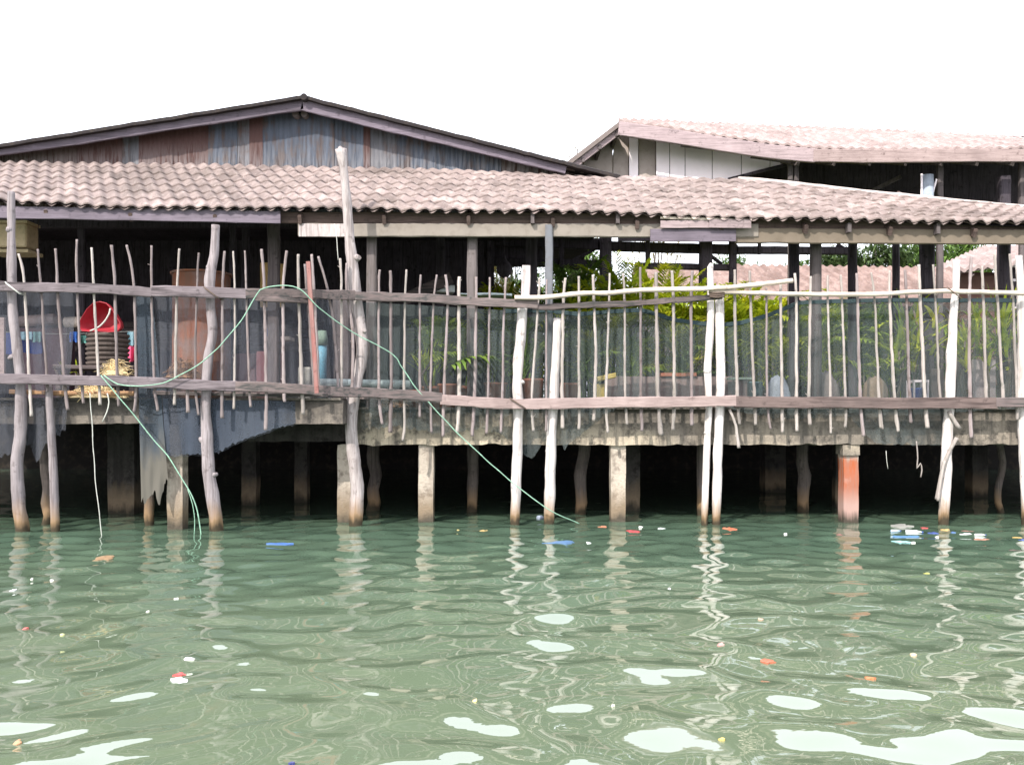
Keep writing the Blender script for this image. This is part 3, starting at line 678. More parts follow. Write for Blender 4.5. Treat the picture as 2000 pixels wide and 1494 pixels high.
board(1435, 461, 2100, 464, 12.08, 29, M['beam_shaded'], 'eave_beam', .06, seed=5)
board(1270, 460, 1437, 460, 12.0, 25, M['barge'], 'splice_board', .03, seed=6)
board(1290, 425, 1468, 430, 11.94, 5, M['rail_pale'], 'batten', .02, seed=8)
board(1290, 438, 1466, 437, 11.95, 15, M['barge_pink'], 'splice_board', .02, seed=9)
board(1385, 437, 1467, 437.5, 11.925, 17, M['barge_pink'], 'splice_board', .015, seed=10)
for i, px in enumerate(list(range(90, 2000, 165))):
    y = interp(EAVE, px)+18
    m = MB(); a = P(px, y, 11.97); m.plank([a, a+Vector((-.05, 2.3, 1.12))], .12, .05, .002, i); m.build('rafter', M['eave_dark'], shed)
for i, (px, y0, y1) in enumerate([(1040, 418, 438), (1206, 418, 438), (1657, 437, 455), (1830, 438, 458)]):
    m = MB(); a = P(px, (y0+y1)/2, 12.0); m.box(a, (.05, .1, (y1-y0)/F*12)); m.build('rafter_end', M['shed_wood'], shed)
def shedpost(px, w, ytop, D, mat_, flat=True, lean=0, name='post', sh=None):
    b_ = P(px+lean, HZ, D); b_.z = DECKZ if px > 690 else LEFTZ
    t = P(px, ytop, D); m = MB()
    if flat: m.plank([b_, t], w/F*D, w/F*D*.8, .004, px, up=Vector((1, 0, 0)))
    else: m.tube(smoothpts([b_, (b_+t)/2+Vector((.02*N(px), 0, 0)), t], .15), w/2/F*D, 12, .14, px, freq=4)
    return m.build(name, mat_, sh or shed)
shedpost(726, 19, 462, 12.3, M['post_grey']); shedpost(922, 20, 462, 12.25, M['post_grey'])
shedpost(670, 36, 580, 12.6, M['shed_wood']); shedpost(535, 22, 436, 13.2, M['shed_wood']); shedpost(1593, 23, 474, 12.5, M['post_grey'], False)
shedpost(1072, 15, 440, 12.02, pl('post_bluegrey', (.13, .135, .15), .8)); shedpost(455, 12, 432, 14.2, M['dark_wood'])
shedpost(1551, 20, 470, 13.0, M['dark_wood'], False); shedpost(1665, 18, 470, 13.3, M['dark_wood'], False); shedpost(1750, 14, 470, 13.6, M['dark_wood'], False)
shedpost(1810, 25, 470, 13.0, M['dark_wood'], True); shedpost(1962, 20, 470, 12.9, M['dark_wood'], False); shedpost(1038, 22, 462, 13.5, M['dark_wood'])

# ------------------------------------------------------------------ left house with a rusty tin gable
DG, DW = 14.35, 14.62
house = thing('gabled_house', 'dark house behind the shed with a gable wall of rusty tin sheets', 'house', P(590, 0, 15).xy.to_3d()+Vector((0, 0, DECKZ)))
GL = [(-700, 394), (0, 292), (20, 289), (592, 203), (1105, 328), (1200, 350)]     # centre line of the bargeboards
def prism(m, poly, y0, y1):
    n = len(poly); vs = [Vector((p.x, y0, p.z)) for p in poly]+[Vector((p.x, y1, p.z)) for p in poly]
    m.add(vs, [tuple(range(n)), tuple(range(2*n-1, n-1, -1))]+[(i, i+n, (i+1) % n+n, (i+1) % n) for i in range(n)])
for pts in ([(-300, 338), (20, 291), (592, 205)], [(590, 205), (1106, 329.5)]):
    m = MB(); m.plank([P(x, y, DG) for x, y in pts], 23/F*DG, .05, .005, pts[0][0]); m.build('bargeboard', M['barge'], house)
# roof: two corrugated slopes running back
for k, pts in enumerate([[(-700, 394), (0, 281.5), (592, 186.5)], [(590, 186.5), (1018, 294), (1212, 343)]]):
    m = MB(); ps = [P(x, y, DG-.12) for x, y in pts]
    def rf(u, v, ps=ps, k=k):
        s_ = u*(len(ps)-1); i = min(int(s_), len(ps)-2); p = ps[i]+(ps[i+1]-ps[i])*(s_-i)
        return p+Vector((0, v*9, .022*math.sin(v*9/.16*6.283)+.012*N(u*30, v*20)))
    m.grid(rf, 60, 220)
    m.grid(lambda u, v: rf(u, 1-v)+Vector((0, 0, -.05)), 60, 4)
    m.grid(lambda u, v: rf(u, 0)+Vector((0, 0, -.05*(1-v))), 60, 1)
    m.build('roof', M['roof_dark'], house)
m = MB(); a = P(593, 189, DG-.15); m.tube([a+Vector((0, y, .0)) for y in (0, 3, 9)], .055, 10, .1); m.build('ridge_cap', M['roof_dark'], house)
m = MB(); m.plank([P(x, y, DG+.1) for x, y in [(1100, 326), (1205, 347)]], 9/F*DG, .1, .003, 3); m.build('eave_strip', M['tin_dull'], house)
SH = [(-160, 60, 'tin_dark'), (60, 150, 'tin_dark'), (150, 238, 'tin_rust'), (238, 272, 'tin_pale'), (272, 336, 'tin_rust'), (336, 408, 'tin_rust'), (408, 462, 'tin_blue'), (462, 488, 'tin_pale'), (488, 512, 'tin_rust'),
      (512, 600, 'tin_blue'), (600, 652, 'tin_blue'), (652, 711, 'tin_blue'), (711, 722, 'tin_rust'), (722, 776, 'tin_pale'), (776, 850, 'tin_blue'), (850, 905, 'tin_blue'), (905, 978, 'tin_blue'), (978, 1045, 'tin_dark'), (1045, 1180, 'tin_dark')]
zb = 4.9
for i, (x0, x1, mm) in enumerate(SH):
    m = MB(); D = DW+.012*(i % 2)
    def sf(u, v, x0=x0, x1=x1, D=D):
        x = lerp(x0-1, x1+1, u); a = P(x, interp(GL, x)-4, D); a.x += .0
        zt = min(a.z, P(x, interp(GL, x), DG).z+.02)
        return Vector((a.x, D+.004*math.sin(a.x/.075*6.283)+.02*N(x*.05, v*3), lerp(zb, zt, v)))
    m.grid(sf, max(8, int((x1-x0)/1.6)), 6, True)
    m.build('wall_sheet', M[mm], house)
for px in (580, 597):
    m = MB(); a = P(px, 224, 14.6); m.tube([a+Vector((0, -.12, -.03)), a+Vector((0, .4, 0))], [.055, .055], 12); m.build('purlin_end', M['shed_wood'], house)
# open hall below: tie beam, dark walls
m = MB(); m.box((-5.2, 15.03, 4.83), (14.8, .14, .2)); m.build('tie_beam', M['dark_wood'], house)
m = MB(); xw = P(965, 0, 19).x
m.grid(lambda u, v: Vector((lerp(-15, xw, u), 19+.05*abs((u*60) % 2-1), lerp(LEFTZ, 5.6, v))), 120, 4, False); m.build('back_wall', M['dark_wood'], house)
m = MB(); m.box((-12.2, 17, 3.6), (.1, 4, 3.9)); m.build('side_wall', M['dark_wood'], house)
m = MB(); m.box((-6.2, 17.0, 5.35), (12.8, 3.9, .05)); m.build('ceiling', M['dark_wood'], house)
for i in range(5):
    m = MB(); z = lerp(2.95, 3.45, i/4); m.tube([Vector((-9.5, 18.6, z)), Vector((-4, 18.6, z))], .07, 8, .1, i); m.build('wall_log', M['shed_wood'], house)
for px, w in ((480, 14), (160, 14), (860, 16)):
    shedpost(px, w, 420, 15.1, M['dark_wood'], sh=house)
m = MB(); m.plank([P(790, 585, 14.8), P(882, 543, 14.8)], .2, .05, .004, 3); single(m, 'slanting_board', M['rail_brown'], 'brown board leaning up at a slant in the dark doorway', 'board')

# ------------------------------------------------------------------ right house with a sagging tile roof
DR = 16.5
rh = thing('tiled_house', 'house on posts with a sagging roof of pale tiles and white gable boards', 'house', P(1500, 0, 17.5).xy.to_3d()+Vector((0, 0, DECKZ)))
FT = [(1208, 238), (1300, 250), (1400, 266), (1500, 281), (1590, 291), (1700, 293), (1850, 292), (2300, 288)]
BK = [(1208, 235), (1300, 238), (1500, 247), (1750, 257), (2000, 269), (2300, 284)]
def bd(x): return interp([(1208, 16.75), (1260, 17.4), (1420, 19.4), (3000, 19.6)], x)
def rr_(u, v):
    x = lerp(1208, 2300, u); a = P(x, interp(FT, x), DR-.08)
    x2 = lerp(1208, 2300, u); b_ = P(x2, interp(BK, x2), bd(x2))
    p = a+(b_-a)*v
    cs = (v*12) % 1
    return p+Vector((0, 0, .018*math.cos(p.x/.2*6.283)+.035*(1-cs)+.02*N(p.x*.8, p.y)+.008*N(p.x*5, v*9)))
m = MB(); m.grid(rr_, 640, 60); m.grid(lambda u, v: rr_(u, 1-v)+Vector((0, 0, -.045)), 60, 4); m.grid(lambda u, v: rr_(u, 0)+Vector((0, 0, -.045*(1-v))), 640, 1)
m.build('roof', M['tile_far'], rh)
m = MB()
def back(u, v): return rr_(u, 1)+Vector((0, v*3.5, -v*1.4-.04))
m.grid(back, 120, 6); m.build('roof', M['tile_far'], rh)
# left slope, seen from below
m = MB(); a, b_ = P(1212, 236, DR-.1), P(1090, 330, DR-.1)
def lsl(u, v): 
    p = a+(b_-a)*u
    return p+Vector((0, v*6, .02*math.sin(v*6/.2*6.283)))
m.grid(lsl, 12, 120); m.grid(lambda u, v: lsl(u, 1-v)+Vector((.03, 0, -.07)), 12, 4); m.grid(lambda u, v: lsl(u, 0)+Vector((.03*(1-v), 0, -.07*(1-v))), 12, 1); m.build('roof', M['tin_dull'], rh)
for k in range(4):
    p = a+(b_-a)*(.1+.27*k); m = MB(); m.box(p+Vector((.05, 3, -.14)), (.06, 5.9, .09)); m.build('purlin', M['shed_wood'], rh)
m = MB(); m.plank([P(1213, 250, DR), P(1160, 290, DR), P(1095, 341, DR)], 19/F*DR, .05, .003, 1); m.build('bargeboard', M['barge_pink'], rh)
m = MB(); m.plank(smoothpts([P(1208, 252, DR-.14), P(1300, 265, DR-.14), P(1400, 281, DR-.14), P(1500, 296, DR-.14), P(1592, 305, DR-.14)], .2), 27/F*DR, .06, .003, 2); m.build('bargeboard', M['barge_pink'], rh)
m = MB(); m.plank(smoothpts([P(1588, 304.5, DR-.145), P(1700, 306, DR-.145), P(1850, 305, DR-.145), P(2120, 303, DR-.145)], .2), 25/F*DR, .06, .003, 3); m.build('bargeboard', M['rail_pink'], rh)
# white gable boards
DB = 17.1
def gtop(x): return interp([(1100, 345), (1197, 276), (1300, 281), (1420, 296), (1545, 318)], x)
def gbot(x): return interp([(1190, 372), (1420, 372), (1425, 349), (1548, 317)], x)
for i, (x0, x1, mm) in enumerate([(1120, 1197, 'wall_beige'), (1197, 1228, 'wall_beige'), (1228, 1247, 'wall_white'), (1247, 1281, 'wall_beige'), (1281, 1308, 'wall_white'), (1308, 1338, 'wall_white'), (1338, 1391, 'wall_white'), (1391, 1448, 'wall_white'), (1448, 1504, 'wall_white'), (1504, 1548, 'wall_white')]):
    m = MB(); D = DB+(.0 if mm == 'wall_white' else .06)+.008*(i % 2)
    poly = [P(x0+1, gbot(x0+1), D), P(x1-.6, gbot(x1-.6), D), P(x1-.6, gtop(x1-.6)-10, D), P(x0+1, gtop(x0+1)-10, D)]
    prism(m, poly, D, D+.03); m.build('wall_board', M[mm], rh)
m = MB(); m.plank([P(1422, 351, DB-.03), P(1548, 319, DB-.03)], 6/F*DB, .05, .002, 2); m.build('trim_board', M['dark_wood'], rh)
m = MB(); m.plank([P(1330, 281, DR+.3), P(1407, 290, DR+.3)], 12/F*DR, .05, .002, 3); m.build('trim_board', M['barge'], rh)
m = MB(); m.plank([P(1467, 302, DR+.2), P(1545, 313, DR+.2)], 15/F*DR, .05, .002, 4); m.build('trim_board', M['shed_wood'], rh)
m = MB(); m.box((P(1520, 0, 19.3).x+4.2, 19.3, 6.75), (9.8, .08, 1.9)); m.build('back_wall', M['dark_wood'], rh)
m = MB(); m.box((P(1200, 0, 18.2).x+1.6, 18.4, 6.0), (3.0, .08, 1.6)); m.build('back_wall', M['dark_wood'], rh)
for i, x in enumerate(range(1560, 2100, 70)):
    m = MB(); a = P(x, 318, DR+.1); m.plank([a, a+Vector((-.9, 2.7, 1.0))], .12, .05, .002, i); m.build('rafter', M['shed_wood'], rh)
m = MB(); m.plank([P(1760, 345, DR+1.2), P(1705, 372, DR+1.5)], .08, .04, .002, 4); m.build('brace', M['shed_wood'], rh)
for px, w, y0, mm in [(1543, 9, 312, 'post_grey'), (1555, 9, 308, 'shed_wood'), (1835, 12, 320, 'shed_wood'), (1961, 22, 345, 'dark_wood'), (1996, 12, 320, 'shed_wood')]:
    shedpost(px, w, y0, 16.9, M[mm], sh=rh)
m = MB(); a = P(1811, 343, 16.8); m.tube([a, Vector((a.x, a.y, DECKZ))], .115, 16); m.build('drain_pipe', pl('pale_blue_paint', (.30, .34, .40), .5), rh)
m = MB(); m.plank([P(1800, 340, 16.75), P(1800, 400, 16.75)], .035, .03, .001, 1, up=Vector((1, 0, 0))); m.build('batten', M['wall_white'], rh)
m = MB(); m.plank([P(1829, 350, 16.8), P(1817, 395, 16.8)], .03, .03, .001, 2, up=Vector((1, 0, 0))); m.build('batten', M['wall_white'], rh)
# black frame under it
for px, w, y0, D in [(1183, 23, 425, 19.0), (1265, 9, 425, 19.1), (1378, 24, 425, 19.0), (1431, 14, 425, 19.1), (1097, 9, 425, 19.1), (1483, 6, 440, 19.1), (955, 8, 425, 19.0)]:
    if px in (1265, 1483):
        m = MB(); m.plank([P(px, 515 if px == 1265 else 497, D), P(px, y0, D)], w/F*D, .1, .002, px, up=Vector((1, 0, 0))); m.build('hanger', M['dark_wood'], rh)
    else: shedpost(px, w, y0, D, M['dark_wood'], sh=rh)
def bb(x0, y0, x1, y1, h, D=19.15):
    m = MB(); m.plank([P(x0, y0, D), P(x1, y1, D)], h/F*D, .12, .003, x0); m.build('cross_beam', M['dark_wood'], rh)
bb(900, 468, 1190, 478, 22); bb(1185, 481, 1440, 488, 19); bb(1435, 489, 1660, 490, 15); bb(930, 511, 1190, 517, 16, 19.2); bb(1240, 519, 1435, 523, 12, 19.2); bb(900, 485, 1060, 500, 26, 19.4)
bb(1120, 508, 1160, 488, 6, 19.25); bb(1385, 497, 1410, 516, 5, 19.25); bb(1635, 478, 1660, 495, 6, 19.25)
m = MB(); c = P(985, 500, 15.2); m.lathe([(.0, .34), (.02, .28), (.05, .2), (.09, .16), (.14, .08), (.13, 0), (.08, -.08), (.0, -.12)], Matrix.Translation(c-Vector((0, 0, .28))), 16)
m.tube([c+Vector((0, 0, .05)), c+Vector((0, 0, .55))], .012, 5)
single(m, 'hanging_kettle', M['dark_wood'], 'black round pot hanging in the opening left of the flat topped post', 'pot')

# ------------------------------------------------------------------ far buildings
fb = thing('long_tiled_building', 'long low building behind with a reddish tiled roof seen under the eaves', 'building', (6, 25.5, 1.55))
m = MB(); DF = 24.6
def lr(u, v):
    x = lerp(1236, 1870, u); a = P(x, 590, DF); y = interp([(1236, 526), (1420, 519), (1800, 524), (1870, 526)], x); b_ = P(x, y, DF+2.2)
    p = a+(b_-a)*v
    return p+Vector((0, 0, .03*math.cos((p.x+p.y*.4)/.26*6.283)+.04*(1-(v*8) % 1)))
m.grid(lr, 480, 32); m.grid(lambda u, v: lr(u, 1-v)+Vector((0, 0, -.08)), 60, 3); m.build('roof', M['tile_red'], fb)
m = MB(); a = P(1250, 0, 25); b_ = P(1860, 0, 25); m.box(((a.x+b_.x)/2, 26.2, 3.15), (b_.x-a.x, 2.5, 3.1)); m.build('wall', M['tin_dull'], fb)
fc = thing('tiled_cottage', 'building far right with a pale tiled hip roof and brick-brown wall', 'building', P(1950, 0, 29).xy.to_3d()+Vector((0, 0, 1.55)))
m = MB(); DC = 28
def cr(u, v):
    x = lerp(1800, 2300, u); yb = interp([(1800, 534), (2000, 511), (2300, 480)], x); xt = lerp(1915, 2260, u); yt = interp([(1915, 483), (2260, 470)], xt)
    a = P(x, yb, DC); b_ = P(xt, yt, DC+3.5); p = a+(b_-a)*v
    return p+Vector((0, 0, .04*math.cos(p.x/.3*6.283)+.03*(1-(v*10) % 1)))
m.grid(cr, 260, 40); m.grid(lambda u, v: cr(u, 1-v)+Vector((0, 0, -.12)), 30, 3); m.grid(lambda u, v: cr(u, 0)+Vector((0, 0, -.12*(1-v))), 260, 1); m.build('roof', M['tile_far'], fc)
m = MB(); a = P(1815, 0, 29); m.box((a.x+4, 30.5, 3.95), (8, 2.6, 4.9)); wl = m.build('wall', plain('brick_brown', (.17, .095, .08), .9, .4, 5, .1), fc)
for k in range(2):
    m = MB(); c = P(1978+k*75, 562, 29.12); m.box(c, (.75, .08, 1.5)); wf = m.build('window', M['dark_wood'], fc)
    m = MB()
    for q in range(4): m.box(c+Vector((-.33+.22*q, -.06, 0)), (.05, .04, 1.5))
    for q in range(4): m.box(c+Vector((0, -.085, -.7+.47*q)), (.75, .05, .09))
    m.build('lattice', M['wall_white'], wf)

# ------------------------------------------------------------------ plants
def blade(m, b_, d, L, w, droop=.3, seg=2):
    """folded leaf blade"""
    d = d.normalized(); sd = d.cross(Vector((0, 0, 1)))
    sd = sd.normalized() if sd.length > .05 else Vector((1, 0, 0))
    pr = []
    for k in range(seg+1):
        t = k/seg; c = b_+d*L*t+Vector((0, 0, -droop*L*t*t)); ww = w*(1-t)**.6*(.55+.45*min(1, t*4+.2))
        pr.append((c-sd*ww/2, c+sd*ww/2))
    vs = [p for q in pr for p in q]; m.add(vs, [(2*k, 2*k+1, 2*k+3, 2*k+2) for k in range(seg)])
def frond(m, base, az_, L, el, droop, n=16, ll=.34, lw=.035, rng=rnd):
    d0 = Vector((math.cos(az_)*math.cos(el), math.sin(az_)*math.cos(el), math.sin(el))); pts = []
    for k in range(n+1):
        t = k/n; pts.append(base+d0*L*t+Vector((0, 0, -droop*L*t*t)))
    m.tube(pts[::2]+([pts[-1]] if n % 2 else []), [.012*(1-.8*k/(n/2)) for k in range(len(pts[::2]+([pts[-1]] if n % 2 else [])))], 4, cap=False)
    for k in range(3, n+1):
        t = (pts[k]-pts[k-1]).normalized(); sd = t.cross(Vector((0, 0, 1)))
        sd = sd.normalized() if sd.length > .05 else Vector((1, 0, 0)); f = k/n
        l = ll*math.sin(math.pi*min(1, .18+.78*f))**.6
        for s_ in (-1, 1):
            dd = (sd*s_*.8+t*.75+Vector((0, 0, .22)))+Vector((rng.uniform(-.12, .12), rng.uniform(-.12, .12), rng.uniform(-.15, .1)))
            blade(m, pts[k], dd, l*rng.uniform(.85, 1.1), lw, rng.uniform(.25, .55))
def palm(px, ytop, D, n, mat_, label, spread=1., group='palms and pot plants behind the net', seed=0, name='palm', pot=None, ybase=None, cat='palm', L=None):
    rng = random.Random(seed); b_ = P(px, HZ, D); b_.z = DECKZ if px > 690 else LEFTZ
    if D > 25: b_.z = 1.55
    H = P(px, ytop, D).z-b_.z
    r = thing(name, label, cat, b_, group)
    if pot:
        h = pot; m = MB(); m.lathe([(0, .005), (h*.36, .005), (h*.5, h*.85), (h*.56, h*.86), (h*.56, h), (h*.47, h), (h*.45, h*.88), (0, h*.88)], Matrix.Translation(b_), 18); m.build('pot', M['terracotta'], r); b_ = b_+Vector((0, 0, h*.85)); H -= h*.85
    m = MB(); c = MB()
    for k in range(max(3, n//4)):
        bx = b_+Vector((rng.uniform(-.12, .12), rng.uniform(-.12, .12), 0))*spread
        hh = H*rng.uniform(.3, .5); m.tube([bx, bx+Vector((rng.uniform(-.1, .1), 0, hh))], [.022, .014], 6, .1)
    m.build('stem', M['bark'] if H > 1.6 else mat_, r)
    for k in range(n):
        az_ = 2*math.pi*k/n*2.618+rng.uniform(-.4, .4); el = rng.uniform(.55, 1.42) if k % 4 else rng.uniform(1.1, 1.45)
        hb = H*(rng.uniform(.14, .62) if k % 4 else rng.uniform(.5, .66)); dr = rng.uniform(.16, .42)+.25*(1.42-el)
        Lk = min(L or 9, (H-hb)/max(.3, math.sin(el)*.98-dr*.6)*rng.uniform(.85, 1.03)); Lk = max(.4, min(Lk, 2.3))
        frond(c, b_+Vector((rng.uniform(-.1, .1)*spread, rng.uniform(-.1, .1), hb)), az_, Lk*spread if False else Lk, el, dr, 17, .24+.13*Lk, .038+.018*Lk, rng)
    c.build('crown', mat_, r)
    return r
def spiky(px, ytop, D, n, mat_, label, w=.07, seed=0, z0=None, Lm=1., pot=None, group='palms and pot plants behind the net', name='spiky_plant', cat='plant'):
    rng = random.Random(seed); b_ = P(px, HZ, D); b_.z = DECKZ if px > 690 else LEFTZ
    r = thing(name, label, cat, b_, group); H = P(px, ytop, D).z-b_.z
    if pot:
        h = pot; m = MB(); m.lathe([(0, .005), (h*.36, .005), (h*.5, h*.85), (h*.56, h*.86), (h*.56, h), (h*.47, h), (h*.45, h*.88), (0, h*.88)], Matrix.Translation(b_), 18); m.build('pot', M['terracotta'], r); b_ = b_+Vector((0, 0, h*.85)); H -= h*.85
    m = MB(); c = MB(); hs = []
    for k in range(max(2, n//12)):
        hh = H*rng.uniform(.35, .72); bx = b_+Vector((rng.uniform(-.2, .2), rng.uniform(-.12, .12), 0))
        m.tube([bx, bx+Vector((rng.uniform(-.1, .1), 0, hh*.5)), bx+Vector((rng.uniform(-.12, .12), 0, hh))], [.025, .02, .014], 6, .15); hs.append((bx, hh))
    m.build('stem', M['bark'], r)
    for k in range(n):
        bx, hh = hs[k % len(hs)]; az_ = rng.uniform(0, 6.283); el = rng.uniform(.3, 1.45); h0 = hh*rng.uniform(.55, 1.02)
        d = Vector((math.cos(az_)*math.cos(el), math.sin(az_)*math.cos(el), math.sin(el)))
        blade(c, bx+Vector((0, 0, h0)), d, min(Lm, max(.25, (H-h0)/max(.45, math.sin(el))))*rng.uniform(.7, 1.05), w*rng.uniform(.7, 1.2), rng.uniform(.05, .55), 5)
    c.build('crown', mat_, r); return r
palm(845, 612, 12.9, 13, M['palm'], 'potted palm with pale arching fronds right of the grey shed post', seed=1, pot=.32, L=.95, name='potted_palm')
spiky(812, 672, 12.65, 34, M['palm_mix'], 'small bright spiky plant in a pot left of the potted palm', .035, seed=2, pot=.26, Lm=.55, name='potted_plant')
palm(905, 625, 13.3, 11, M['palm'], 'green palm behind the net next to the potted palm', seed=3, pot=.34, L=1.0)
palm(958, 586, 17.6, 21, M['palm_mix'], 'leafy palm left of the flat topped post', seed=4, pot=.3)
palm(990, 541, 18.4, 21, M['palm_yellow'], 'yellowish palm behind the flat topped post', seed=31)
palm(1075, 546, 17.8, 21, M['palm_dark'], 'dark green palm right of the flat topped post', seed=5)
palm(1115, 491, 18.3, 29, M['palm_dark'], 'tall dark palm clump under the cross beam', seed=6)
palm(1165, 525, 17.6, 27, M['palm_yellow'], 'bright yellow-green palm beside the thick black post', seed=7)
palm(1225, 492, 17.9, 29, M['palm_mix'], 'tall palm with one frond arching over the top pole', seed=8)
palm(1290, 500, 18.4, 29, M['palm_yellow'], 'yellow palm in front of the reddish roof', seed=9)
palm(1355, 545, 17.5, 24, M['palm_yellow'], 'yellow-green palm left of the twin white poles', seed=10)
palm(1335, 640, 13.6, 14, M['palm_dark'], 'low dark palm inside the sagging net', seed=11, L=.7)
palm(1430, 530, 18.0, 29, M['palm_yellow'], 'bright palm just right of the twin white poles', seed=12)
palm(1465, 560, 17.5, 27, M['palm_mix'], 'bushy green palm above the sag of the right net', seed=13)
palm(1520, 586, 18.3, 27, M['palm_mix'], 'palm behind the rising edge of the right net', seed=14)
palm(1575, 586, 17.5, 24, M['palm'], 'green palm in front of the rough grey post', seed=15)
palm(1640, 576, 18.2, 24, M['palm_mix'], 'palm behind the long net between two black posts', seed=16)
palm(1700, 586, 17.6, 24, M['palm_dark'], 'dark palm left of the blue bucket', seed=17)
palm(1200, 560, 17.3, 22, M['palm_yellow'], 'low bright palm in front of the palm with the arching frond', seed=51)
palm(1325, 555, 17.2, 22, M['palm_yellow'], 'low bright palm over the dip of the middle net', seed=52)
palm(1495, 575, 17.3, 20, M['palm_yellow'], 'low bright palm where the right net starts to rise', seed=53)
palm(1610, 640, 13.6, 14, M['palm_mix'], 'low green palm behind the grey boulder', seed=54, L=.8)
palm(1735, 650, 13.4, 14, M['palm_mix'], 'low green palm above the tan sack', seed=55, L=.8)
palm(1150, 650, 13.5, 14, M['palm_dark'], 'low dark palm above the yellow crate', seed=18, L=.7)
palm(1245, 650, 13.6, 14, M['palm'], 'low green palm behind the little block wall', seed=19, L=.7)
palm(1020, 620, 13.0, 12, M['palm_dark'], 'thin dark palm directly behind the first white pole', seed=20)
spiky(1755, 545, 13.2, 70, M['palm'], 'broad-leaved plant between the white pole and black post', .06, seed=21)
spiky(1805, 520, 13.0, 60, M['palm_yellow'], 'yellow spiky plant sprouting over the rail left of the white pole', .075, seed=22, Lm=.6)
spiky(1880, 535, 13.1, 50, M['palm_mix'], 'strap-leaved plant directly right of the tall white pole', .07, seed=23, Lm=.7)
spiky(1935, 510, 12.9, 90, M['palm_mix'], 'big clump of sword leaves beside the round black post', .065, seed=24, Lm=.9)
spiky(1985, 540, 13.4, 50, M['palm_dark'], 'dark spiky plant at the right end of the fence', .06, seed=25)
spiky(143, 684, 12.5, 22, M['palm_yellow'], 'tiny bright green seedling on the wooden bench', .03, seed=26, Lm=.2)
# trees beyond
def tree(px, ytop, D, w, mat_, label, seed, yb=600, dens_=1., leafs=.16, name='tree', nb=46, bare=False):
    rng = random.Random(seed); b_ = P(px, HZ, D); b_.z = 1.52; H = P(px, ytop, D).z-b_.z; Wd = w/F*D
    r = thing(name, label, 'tree', b_, 'trees beyond the buildings'); m = MB(); c = MB(); tips = []
    top = b_+Vector((rng.uniform(-.2, .2)*Wd, 0, H*.62))
    m.tube(smoothpts([b_, (b_+top)/2+Vector((.12*Wd*rng.uniform(-1, 1), 0, 0)), top], .4), .035*H*.7, 8, .2, seed)
    for k in range(nb):
        a = rng.uniform(0, 6.283); cz = rng.uniform(-.8, 1); q = math.sqrt(1-cz*cz)*rng.uniform(.55, 1.)
        e = b_+Vector((math.cos(a)*q*Wd*.46, math.sin(a)*q*Wd*.4, H*(.66+.29*cz)))
        s0 = b_+(top-b_)*rng.uniform(.45, 1.)
        m.tube([s0, (s0+e)/2+Vector((0, 0, -.05*H)), e], [.009*H, .006*H, .002*H], 4, cap=False); tips.append(e)
    m.build('trunk', M['bark'], r)
    for e in tips:
        R = .095*Wd*rng.uniform(.6, 1.3)
        for q in range(int((150 if not bare else 14)*dens_)):
            p = e+Vector((rng.gauss(0, 1)*R, rng.gauss(0, 1)*R, rng.gauss(0, .7)*R)); L = leafs*rng.uniform(.6, 1.3)
            d = Vector((rng.uniform(-1, 1), rng.uniform(-1, 1), rng.uniform(-.7, .5)))
            blade(c, p, d, L, L*.5, .2, 1)
    c.build('crown', mat_, r)
yf = thing('plank_fence', 'dark plank fence at the back of the yard left of the long building', 'fence', P(1070, 0, 23.5).xy.to_3d()+Vector((0, 0, DECKZ)))
m = MB(); a, b_ = P(880, 600, 23.5), P(1245, 592, 23.5)
for k in range(26):
    x = lerp(a.x, b_.x, k/26); w_ = (b_.x-a.x)/26-.012; h_ = a.z-DECKZ+.12*N(k*3.1); m.box((x+w_/2, 23.5+.02*N(k*5.5), DECKZ+h_/2), (w_, .035, h_))
m.build('boarding', M['tin_dull'], yf)
for k in range(4):
    m = MB(); m.box((lerp(a.x, b_.x, (k+.5)/4), 23.6, DECKZ+1.2), (.1, .1, 2.4)); m.build('fence_post', M['shed_wood'], yf)
tree(1130, 455, 26, 170, M['tree_a'], 'bright green tree seen between the cross beams', 1, leafs=.2)
tree(955, 510, 24, 120, M['tree_dry'], 'brownish scrub behind the hanging black pot', 2, dens_=.7)
tree(1290, 448, 30, 150, M['tree_dry'], 'sparse tree with yellow-brown leaves against white sky', 3, dens_=.28, name='sparse_tree')
tree(1425, 486, 44, 130, M['tree_a'], 'small green tree over the ridge of the reddish roof', 4, leafs=.26)
tree(1635, 486, 48, 160, M['tree_b'], 'dark tree behind the rough grey post', 5, leafs=.42, nb=60)
tree(1715, 468, 46, 170, M['tree_b'], 'rounded tree left of the round black post', 6, leafs=.42, nb=60)
tree(1800, 462, 48, 180, M['tree_a'], 'green tree in the gap between the two right black posts', 7, leafs=.42, nb=60)
tree(1880, 466, 50, 170, M['tree_a'], 'tree showing above the hip of the pale tiled roof', 8, leafs=.42, nb=60)
tree(1560, 500, 46, 90, M['tree_a'], 'low green tree beside the slim black post', 9, leafs=.26)
